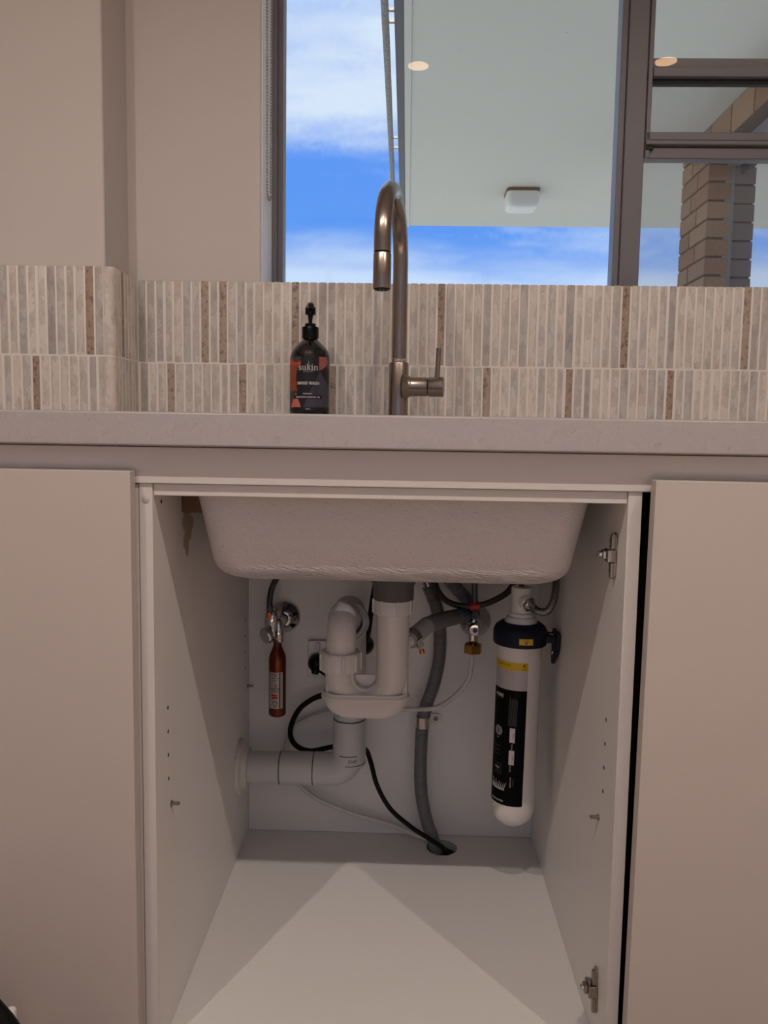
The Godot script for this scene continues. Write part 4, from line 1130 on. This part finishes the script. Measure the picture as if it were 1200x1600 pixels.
func water_filter() -> void:
	var t := thing("water_filter", "white under-sink water filter cartridge with a black label, on the right side panel", "water filter")
	var z := -0.39
	t.position = Vector3(0.2195, 0.615, z)
	t.rotation.z = -0.012
	t.rotation.x = 0.0
	var R := 0.0372
	# cartridge: straight shell, shoulder and rounded end
	obj("cartridge", mb().lathe([Vector2(0, -0.334), Vector2(0.017, -0.334), Vector2(0.0215, -0.3315), Vector2(0.0225, -0.328), Vector2(0.0290, -0.325), Vector2(0.0345, -0.317), Vector2(0.0368, -0.306), Vector2(R, -0.292), Vector2(R, -0.038), Vector2(R + 0.0006, -0.036), Vector2(R + 0.0006, -0.010)], 48, Transform3D(), 0.7), M.filter_white, t)
	obj("head", mb().lathe([Vector2(0.028, 0.012), Vector2(0.0270, 0.024), Vector2(0.0245, 0.030), Vector2(0.0215, 0.031), Vector2(0.0210, 0.036), Vector2(0.0185, 0.038), Vector2(0.0180, 0.0775), Vector2(0.0172, 0.0800), Vector2(0, 0.081)], 40, Transform3D(), 0.6), M.filter_white, t)
	obj("bracket_ring", mb().lathe([Vector2(0.036, -0.016), Vector2(0.0440, -0.016), Vector2(0.0455, -0.012), Vector2(0.0455, 0.006), Vector2(0.0420, 0.014), Vector2(0.034, 0.020), Vector2(0.026, 0.021)], 48, Transform3D(), 0.6), M.bracket, t)
	var arm := mb()
	arm.box(Vector3(0.0500, -0.004, 0.006), Vector3(0.028, 0.013, 0.030), 0.002)
	arm.prism(PackedVector2Array([Vector2(-0.028, 0.008), Vector2(0.012, 0.008), Vector2(0.014, 0.002), Vector2(0.012, -0.052), Vector2(0.004, -0.052), Vector2(-0.028, -0.020)]), 0.0560, 0.0625, Transform3D(Basis(Vector3(0, 0, -1), Vector3(0, 1, 0), Vector3(1, 0, 0)), Vector3.ZERO), 0.0012)
	obj("bracket_arm", arm, M.bracket, t)
	obj("screw", mb().lathe([Vector2(0.0042, 0), Vector2(0.0036, 0.002), Vector2(0.001, 0.003), Vector2(0, 0.001)], 18, axis_to(Vector3(0.0560, -0.030, 0.0), Vector3.LEFT), 0.8), M.nickel, t)
	obj("arm_tag", mb().box(Vector3(0.0510, 0.003, 0.010), Vector3(0.007, 0.001, 0.010), 0.0003), M.pvc_grey, t)
	# yellow tag on the ring
	obj("ring_tag", mb().lathe([Vector2(0.0456, -0.0090), Vector2(0.0462, -0.0086), Vector2(0.0462, 0.0012), Vector2(0.0456, 0.0016)], 10, Transform3D(), 0.6, 0.50, -0.17), M.yellow, t)
	bent_text(t, "LOCK", 0.0022, 0.0462, Vector3(0, -0.0022, 0), 0.08, M.print_, 0.0, true, "print")
	bent_text(t, "▼", 0.0028, 0.0462, Vector3(0, -0.0062, 0), 0.08, M.print_, 0.0, true, "print")
	# printed wrap: yellow band, clear gap, black panel
	var a0 := -1.62
	var wide := 1.90
	obj("yellow_band", mb().lathe([Vector2(R + 0.0003, -0.0555), Vector2(R + 0.0003, -0.0415)], 24, Transform3D(), 0.6, wide, a0), M.yellow, t)
	obj("silver_band", mb().lathe([Vector2(R + 0.0003, -0.0890), Vector2(R + 0.0003, -0.0558)], 24, Transform3D(), 0.6, wide, a0), plain(Color(0.72, 0.70, 0.70), 0.3), t)
	bent_text(t, "ROTATE TO LOCK", 0.0024, R + 0.0003, Vector3(0, -0.0470, 0), -0.85, M.print_, 0.0, false, "print")
	bent_text(t, "▲", 0.0032, R + 0.0003, Vector3(0, -0.0466, 0), 0.10, M.print_, 0.0, true, "print")
	bent_text(t, "LOCK", 0.0020, R + 0.0003, Vector3(0, -0.0525, 0), 0.10, M.print_, 0.0, false, "print")
	var lab := obj("black_label", mb().lathe([Vector2(R + 0.0004, -0.2900), Vector2(R + 0.0004, -0.0890)], 28, Transform3D(), 0.6, wide, a0), M.label_black, t)
	var rl := R + 0.0005
	var put := func(y: float, h: float, ang: float, w: float, m: Material): obj("print", mb().lathe([Vector2(rl + 0.0001, y), Vector2(rl + 0.0001, y + h)], 6, Transform3D(), 0.6, w, ang), m, lab)
	var grey := plain(Color(0.34, 0.34, 0.36), 0.5)
	for k in 9:   # block of small print, its lines running up the label
		put.call(-0.1500 - rng.randf() * 0.001, 0.0490 + rng.randf_range(-0.004, 0.002), -0.50 + k * 0.044, 0.013, grey)
	put.call(-0.1790, 0.0250, -0.42, 0.24, M.white_print)
	put.call(-0.2175, 0.0250, -0.42, 0.24, M.white_print)
	bent_text(lab, "MODEL", 0.0022, rl + 0.0002, Vector3(0, -0.1660, 0), -0.24, M.print_, PI / 2, false, "print")
	bent_text(lab, "SERIAL", 0.0022, rl + 0.0002, Vector3(0, -0.2045, 0), -0.24, M.print_, PI / 2, false, "print")
	bent_text(lab, "INSTALL", 0.0020, rl, Vector3(0, -0.1860, 0), -0.30, M.white_print, PI / 2, false, "print")
	bent_text(lab, "REPLACE", 0.0020, rl, Vector3(0, -0.2240, 0), -0.34, M.white_print, PI / 2, false, "print")
	bent_text(lab, "WATER FILTER", 0.0021, rl, Vector3(0, -0.2480, 0), -0.30, M.white_print, PI / 2, false, "print")
	bent_text(lab, "CARTRIDGE", 0.0019, rl, Vector3(0, -0.2480, 0), -0.18, grey, PI / 2, false, "print")
	bent_text(lab, "PURE", 0.0055, rl, Vector3(0, -0.1010, 0), -1.05, M.white_print, 0.0, true, "print")
	put.call(-0.1065, 0.0008, -1.25, 0.40, grey)
	var disc := PackedVector2Array()
	var dm := mb()
	var d0 := dm.vert(Vector3(sin(-1.02) * (rl + 0.0002), -0.1630, cos(-1.02) * (rl + 0.0002)), Vector3(sin(-1.02), 0, cos(-1.02)))
	for k in 25:
		var a := -1.02 + cos(TAU * k / 24.0) * 0.0088 / rl
		dm.vert(Vector3(sin(a) * (rl + 0.0002), -0.1630 + sin(TAU * k / 24.0) * 0.0088, cos(a) * (rl + 0.0002)), Vector3(sin(a), 0, cos(a)))
	for k in 24: dm.tri(d0, d0 + 1 + k, d0 + 2 + k)
	obj("roundel", dm, plain(Color(0.55, 0.55, 0.57), 0.5), lab)
	bent_text(lab, "1", 0.0075, rl + 0.0003, Vector3(0, -0.1625, 0), -1.02, M.print_, 0.0, true, "print")
	put.call(-0.1755, 0.0012, -1.10, 0.12, M.white_print)
	for k in 3: put.call(-0.1900 - k * 0.0075, 0.0009, -1.25, 0.36, grey)
	for q in [[-0.2210, 0.0008, -1.20, 0.40], [-0.2380, 0.0008, -1.20, 0.40], [-0.2380, 0.0178, -0.81, 0.02]]: put.call(q[0], q[1], q[2], q[3], grey)
	bent_text(lab, "0.5µ", 0.0034, rl, Vector3(0, -0.2270, 0), -1.02, M.white_print, 0.0, true, "print")
	put.call(-0.2335, 0.0010, -1.15, 0.26, grey)
	# splash of water drawn in white
	var sp := mb()
	for k in 9:
		var aa := -0.95 + (k - 4) * 0.085
		var hh := 0.004 + 0.010 * absf(sin(k * 1.7))
		sp.tube(PackedVector3Array([Vector3(sin(aa) * rl, -0.262, cos(aa) * rl), Vector3(sin(aa + 0.03 * (k - 4)) * rl, -0.262 + hh, cos(aa + 0.03 * (k - 4)) * rl)]), PackedFloat32Array([0.0010, 0.0003]), 5)
	sp.lathe([Vector2(rl + 0.0001, -0.2645), Vector2(rl + 0.0001, -0.2625)], 10, Transform3D(), 0.6, 0.75, -1.32)
	obj("splash", sp, M.white_print, lab)
	bent_text(lab, "CLEAN WATER", 0.0030, rl, Vector3(0, -0.2835, 0), -0.98, M.white_print, 0.0, true, "print")
	# side connector and hoses
	var f := Vector3(0.0045, 0.057, 0.0160)
	var dir := Vector3(0.55, -0.30, 0.78).normalized()
	obj("port", mb().lathe([Vector2(0.0125, -0.006), Vector2(0.0130, 0.004), Vector2(0.0115, 0.0055), Vector2(0, 0.0055)], 28, axis_to(f, dir)), M.filter_white, t)
	obj("port_nut", hex(0.0124, 0.0080, axis_to(f + dir * 0.004, dir), mb()).lathe([Vector2(0.0085, 0.0075), Vector2(0.0085, 0.011), Vector2(0.006, 0.012)], 24, axis_to(f + dir * 0.004, dir)), M.chrome, t)
	obj("top_tube", mb().tube(smooth([Vector3(-0.002, 0.078, 0), Vector3(-0.003, 0.11, 0), Vector3(-0.006, 0.17, -0.05), Vector3(-0.01, 0.23, -0.115)], 0.01), 0.0050, 14), M.grey_plastic, t)
	var h := thing("braided_hose", "silver braided hose curving up from the water filter's side port", "hose")
	var s := t.transform * (f + dir * 0.014)
	var w := t.basis * dir
	obj("hose", mb().tube(smooth([s, s + w * 0.012 + Vector3(0, -0.001, 0), Vector3(0.2545, 0.6620, -0.350), Vector3(0.2640, 0.6745, -0.350), Vector3(0.2700, 0.6950, -0.357), Vector3(0.2725, 0.7200, -0.375), Vector3(0.2720, 0.76, -0.42), Vector3(0.268, 0.82, -0.46), Vector3(0.262, 0.90, -0.50)], 0.005), 0.0062, 16), M.braid, h)
	obj("ferrule", mb().lathe([Vector2(0.0055, -0.001), Vector2(0.0068, 0), Vector2(0.0068, 0.010), Vector2(0.0062, 0.0115)], 22, axis_to(s - w * 0.002, w)), M.chrome, h)

func tap() -> void:
	var t := thing("kitchen_tap", "brushed steel gooseneck kitchen tap with a pull-out spray head and side lever", "tap")
	var c := Vector3(0.0036, 0.970, -0.53)
	var xf := Transform3D(Basis(), c)
	obj("body", mb().lathe([Vector2(0.0215, 0), Vector2(0.0215, 0.003), Vector2(0.0180, 0.0034), Vector2(0.0180, 0.107), Vector2(0.0172, 0.1085), Vector2(0.0142, 0.1085)], 40, xf, 0.6), M.steel, t)
	obj("swivel_ring", mb().lathe([Vector2(0.0142, 0.1085), Vector2(0.0146, 0.1095), Vector2(0.0146, 0.1145), Vector2(0.0137, 0.1155)], 40, xf, 0.6), M.chrome, t)
	var p := PackedVector3Array()
	var dir := Vector3(-0.132, 0, 0.9913)
	p.append(c + Vector3(0, 0.108, 0)); p.append(c + Vector3(0, 0.16, 0)); p.append(c + Vector3(0, 0.22, 0))
	var R := 0.1
	var top := 0.2815
	for k in 33:
		var a := PI * k / 32.0
		p.append(c + Vector3(0, top, 0) + dir * (R - R * cos(a)) + Vector3(0, R * sin(a), 0))
	p.append(c + dir * 2.0 * R + Vector3(0, 0.262, 0))
	obj("spout", mb().tube(p, 0.0136, 32), M.steel, t)
	var hx := Transform3D(Basis(), c + dir * 2.0 * R)
	obj("spray_head", mb().lathe([Vector2(0.0120, 0.2045), Vector2(0.0142, 0.2055), Vector2(0.0145, 0.208), Vector2(0.0140, 0.2585), Vector2(0.0132, 0.2600)], 36, hx, 0.5), M.steel, t)
	obj("seal_ring", mb().lathe([Vector2(0.0128, 0.2595), Vector2(0.0131, 0.2600), Vector2(0.0131, 0.2625), Vector2(0.0128, 0.263)], 36, hx), M.black, t)
	var ae := mb().lathe([Vector2(0, 0.2035), Vector2(0.0118, 0.2035), Vector2(0.0130, 0.2045), Vector2(0.0130, 0.2075)], 36, hx, 0.6)
	for k in 8:
		var a := TAU * k / 8.0
		ae.ball(hx.origin + Vector3(cos(a) * 0.008, 0.2035, sin(a) * 0.008), 0.0014, 8)
	obj("aerator", ae, M.black, t)
	# side valve with a fillet into the body, cap and lever
	var sd := Vector3(0.990, 0, 0.14).normalized()
	obj("side_arm", mb().lathe([Vector2(0.0270, 0.010), Vector2(0.0215, 0.0165), Vector2(0.0185, 0.0205), Vector2(0.0172, 0.026), Vector2(0.0170, 0.0535), Vector2(0.0163, 0.0545), Vector2(0.012, 0.0545)], 36, axis_to(c + Vector3(0, 0.0655, 0), sd), 0.6), M.steel, t)
	obj("lever_cap", mb().lathe([Vector2(0.0155, 0.0555), Vector2(0.0178, 0.0560), Vector2(0.0180, 0.0575), Vector2(0.0180, 0.0815), Vector2(0.0172, 0.0826), Vector2(0, 0.0826)], 36, axis_to(c + Vector3(0, 0.0655, 0), sd), 0.5), M.steel, t)
	var lp := c + sd * 0.0705
	obj("lever", mb().tube(PackedVector3Array([lp + Vector3(0, 0.080, 0), lp + Vector3(0.0012, 0.108, 0), lp + Vector3(0.0020, 0.1345, 0), lp + Vector3(0.0020, 0.1355, 0)]), PackedFloat32Array([0.0046, 0.0046, 0.0046, 0.0038]), 20), M.steel, t)

# artwork of the soap label, painted as flat print; s runs -1..1 across, q runs 0..1 down
func label_color(s: float, q: float) -> Color:
	var x := s * 254.0 + 432.0
	var y := 800.0 + q * 650.0
	var p := Vector2(x, y)
	var navy := Color(0.095, 0.075, 0.115)
	var c := navy
	# slate triangle and bands at the right
	if y < 1400:
		var left := lerpf(580.0, 378.0, (y - 965.0) / 435.0)
		var right := lerpf(580.0, 735.0, (y - 965.0) / 300.0)
		if y > 965 and x > left and x < right: c = Color(0.235, 0.225, 0.285) if x < 575 else Color(0.265, 0.255, 0.31)
		if x > lerpf(600.0, 735.0, (y - 950.0) / 240.0) and y > 900 and x > 590: c = Color(0.125, 0.125, 0.125)
		if x > lerpf(630.0, 740.0, (y - 820.0) / 330.0) and x > 600: c = Color(0.27, 0.31, 0.265)
		if p.distance_to(Vector2(548, 850)) < 112 and x > 568: c = Color(0.62, 0.35, 0.335)
		# left: corals, rust column, moss
		if x < 345 and y < 1205:
			var dark := Vector2((x - 445.0) / 160.0, (y - 1065.0) / 275.0).length() < 1.0
			if p.distance_to(Vector2(262, 800)) < 128: c = Color(0.76, 0.30, 0.225)
			if y > 868 and not dark and x < 335 and p.distance_to(Vector2(262, 800)) > 100: c = Color(0.58, 0.28, 0.175)
			if p.distance_to(Vector2(292, 795)) < 72: c = Color(0.25, 0.265, 0.22)
			if x < 192 and y > 930: c = Color(0.70, 0.36, 0.25)
			if p.distance_to(Vector2(208, 1030)) > 700: c = navy
		if y >= 1205 and x < 300: c = Color(0.245, 0.225, 0.205)
		if y > 1235 and absf(x - 281.0) < (y - 1225.0) * 0.40: c = Color(0.80, 0.44, 0.385)
		if y > 1256 and y < 1302 and x > 258 and x < 606: c = Color(0.045, 0.04, 0.06)
	else:
		c = Color(0.06, 0.045, 0.06)
	return c

func soap() -> void:
	var t := thing("soap_bottle", "dark hand wash bottle with a black pump and patterned label, on the worktop", "bottle")
	t.position = Vector3(-0.1590, 0.970, -0.53)
	var R := 0.0368
	obj("bottle", mb().lathe([Vector2(0, 0), Vector2(0.033, 0), Vector2(0.0360, 0.0025), Vector2(R, 0.006), Vector2(R, 0.112), Vector2(0.0362, 0.119), Vector2(0.0335, 0.1265), Vector2(0.0290, 0.1335), Vector2(0.0220, 0.1405), Vector2(0.0160, 0.1460), Vector2(0.0132, 0.1485), Vector2(0.0128, 0.1520)], 56, Transform3D(), 0.7), M.amber, t)
	obj("collar", mb().lathe([Vector2(0.0120, 0.1500), Vector2(0.0150, 0.1500), Vector2(0.0153, 0.1510), Vector2(0.0153, 0.1690), Vector2(0.0146, 0.1705), Vector2(0.0102, 0.1705), Vector2(0.0100, 0.1755), Vector2(0.0092, 0.1768), Vector2(0, 0.1768)], 40, Transform3D(), 0.5), M.black, t)
	var pump := obj("pump", mb().lathe([Vector2(0.0034, 0.175), Vector2(0.0038, 0.184), Vector2(0.0050, 0.1915), Vector2(0.0052, 0.1925), Vector2(0.0090, 0.1928), Vector2(0.0094, 0.1938), Vector2(0.0096, 0.2045), Vector2(0.0090, 0.2062), Vector2(0, 0.2068)], 32, Transform3D(), 0.6), M.black, t)
	# nozzle: a tapering spout that comes forward
	obj("nozzle", mb().tube(smooth([Vector3(-0.001, 0.2045, -0.005), Vector3(0.0006, 0.2062, 0.006), Vector3(0.0032, 0.2062, 0.022), Vector3(0.0052, 0.2035, 0.034)], 0.004), PackedFloat32Array(taper(0.0084, 0.0046, smooth([Vector3(-0.001, 0.2045, -0.005), Vector3(0.0006, 0.2062, 0.006), Vector3(0.0032, 0.2062, 0.022), Vector3(0.0052, 0.2035, 0.034)], 0.004).size())), 20), M.black, pump)
	# label wraps most of the way round
	var w := 512
	var h := 256
	var im := Image.create(w, h, false, Image.FORMAT_RGB8)
	for j in h:
		for i in w:
			var ang := (float(i) / (w - 1) - 0.5) * 2.6
			var s := sin(ang) if absf(ang) < 1.45 else signf(ang) * 1.0
			im.set_pixel(i, j, label_color(s, float(j) / (h - 1)))
	var m := plain(Color.WHITE, 0.45)
	m.albedo_texture = ImageTexture.create_from_image(im)
	m.texture_repeat = false
	var top := 0.1147
	var bot := 0.0170
	var lab := obj("label", mb().lathe([Vector2(R + 0.0002, bot), Vector2(R + 0.0002, top)], 48, Transform3D(), 0.6, 2.6, -1.3), m, t)
	var k := (top - bot) / 650.0
	var py := func(y): return Vector3(0, top - (y - 800.0) * k, 0)
	var rl := R + 0.00025
	var px := func(x): return asin(clampf((x - 432.0) / 254.0, -1.0, 1.0))
	bent_text(lab, "sukin", 0.0100, rl, py.call(930), px.call(440), M.white_print, 0.0, false, "lettering", "Droid Serif")
	bent_text(lab, "AUSTRALIAN NATURAL", 0.0012, rl, py.call(979), px.call(438), M.white_print, 0.0, false)
	bent_text(lab, "HAND WASH", 0.0051, rl, py.call(1115), px.call(440), M.white_print, 0.0, true)
	bent_text(lab, "POWERED BY", 0.0019, rl, py.call(1240), px.call(430), M.white_print, 0.0, true)
	bent_text(lab, "TANGERINE ESSENTIAL OIL", 0.0026, rl, py.call(1279), px.call(432), M.white_print, 0.0, true)
	bent_text(lab, "500mL", 0.0021, rl, py.call(1420), px.call(440), M.white_print, 0.0, false)
	var lf := mb()
	var pts := PackedVector3Array()
	for i in 9:
		var f := i / 8.0
		var a: float = px.call(442.0) + 0.01 * sin(f * 3.0)
		pts.append(Vector3(sin(a) * rl, 0, cos(a) * rl) + py.call(930.0 - 92.0 * f))
	lf.tube(pts, PackedFloat32Array([0.0004, 0.0009, 0.0013, 0.0014, 0.0013, 0.0011, 0.0008, 0.0005, 0.0001]), 6)
	obj("leaf", lf, plain(Color(0.45, 0.50, 0.42), 0.5), lab)

func blind() -> void:
	var b := thing("roller_blind", "roller blind whose silver bead chain hangs against the left window reveal", "blind")
	obj("roll", mb().lathe([Vector2(0, 0), Vector2(0.028, 0), Vector2(0.028, 1.53), Vector2(0, 1.53)], 32, axis_to(Vector3(-0.252, 2.075, -0.672), Vector3.RIGHT)), plain(Color(0.75, 0.74, 0.72), 0.8), b)
	obj("bracket", mb().span(Vector3(-0.2675, 2.035, -0.705), Vector3(-0.2655, 2.119, -0.640), 0.0006), M.fitting, b)
	obj("clutch", mb().lathe([Vector2(0, 0), Vector2(0.031, 0), Vector2(0.031, 0.012), Vector2(0, 0.012)], 32, axis_to(Vector3(-0.2655, 2.075, -0.672), Vector3.RIGHT)), M.fitting, b)
	var one := mb().ball(Vector3.ZERO, 0.0023, 8).mesh()
	var c := mb()
	var x := -0.2600
	var y := 1.409
	var path := []
	for q in 230:
		var yy := 1.418 + 0.006 * q * 0.5
		if yy > 2.075: break
		path.append(yy)
	var cord := PackedVector3Array()
	var strand := []
	# down the back strand, round the bottom, up the front strand
	var yy2 := 2.075
	while yy2 > 1.4215:
		strand.append(Vector3(x, yy2, -0.703 + 0.010 * (1.0 - (yy2 - 1.41) / 0.66)))
		yy2 -= 0.0059
	for k in range(1, 10):
		var a := PI * k / 10.0
		strand.append(Vector3(x, 1.4215 - sin(a) * 0.016, -0.673 - cos(a) * 0.0205))
	yy2 = 1.4215
	while yy2 < 2.075:
		strand.append(Vector3(x, yy2, -0.642 - 0.010 * (1.0 - (yy2 - 1.41) / 0.66)))
		yy2 += 0.0059
	for p in strand:
		c.add(one, Transform3D(Basis(), p))
		cord.append(p)
	c.tube(cord, 0.0006, 5)
	obj("bead_chain", c, plain(Color(0.62, 0.61, 0.60), 0.3, 0.6), b)

func corner_things() -> void:
	var t := thing("tool_bag", "black bag whose sloping edge shows in the lower left corner", "bag")
	var rows := []
	for q in [[0.0, 0.10, 0.075], [0.02, 0.11, 0.085], [0.12, 0.108, 0.083], [0.19, 0.102, 0.078], [0.235, 0.090, 0.066], [0.262, 0.070, 0.048], [0.281, 0.045, 0.028], [0.287, 0.020, 0.012], [0.288, 0.002, 0.001]]:
		var ring := []
		for u in rounded(q[1], q[2], q[2] * 0.9, 6): ring.append(Vector3(-0.490 + u.x, q[0], 0.185 - u.y))
		rows.append(ring)
	obj("body", mb().skin(rows, true, true), M.rubber, t)
	obj("strap", mb().tube(smooth([Vector3(-0.50, 0.26, 0.185), Vector3(-0.480, 0.350, 0.190), Vector3(-0.450, 0.390, 0.195), Vector3(-0.420, 0.390, 0.198), Vector3(-0.3935, 0.3605, 0.20), Vector3(-0.3755, 0.3375, 0.20), Vector3(-0.360, 0.305, 0.20), Vector3(-0.359, 0.270, 0.195), Vector3(-0.372, 0.20, 0.19), Vector3(-0.390, 0.12, 0.185)], 0.008), 0.011, 14), M.rubber, t)
	var w := thing("white_canister", "slim white tube with a round cap standing behind the black bag", "tube")
	obj("body", mb().lathe([Vector2(0, 0), Vector2(0.020, 0), Vector2(0.021, 0.002), Vector2(0.021, 0.19), Vector2(0.010, 0.225), Vector2(0.0055, 0.232)], 30, Transform3D(Basis(), Vector3(-0.4440, 0.0, 0.062)), 0.7), M.filter_white, w)
	obj("cap", mb().lathe([Vector2(0.0055, 0.2315), Vector2(0.0066, 0.2325), Vector2(0.0066, 0.2490), Vector2(0.0058, 0.2510), Vector2(0, 0.2515)], 26, Transform3D(Basis(), Vector3(-0.4440, 0.0, 0.062)), 0.6), M.filter_white, w)
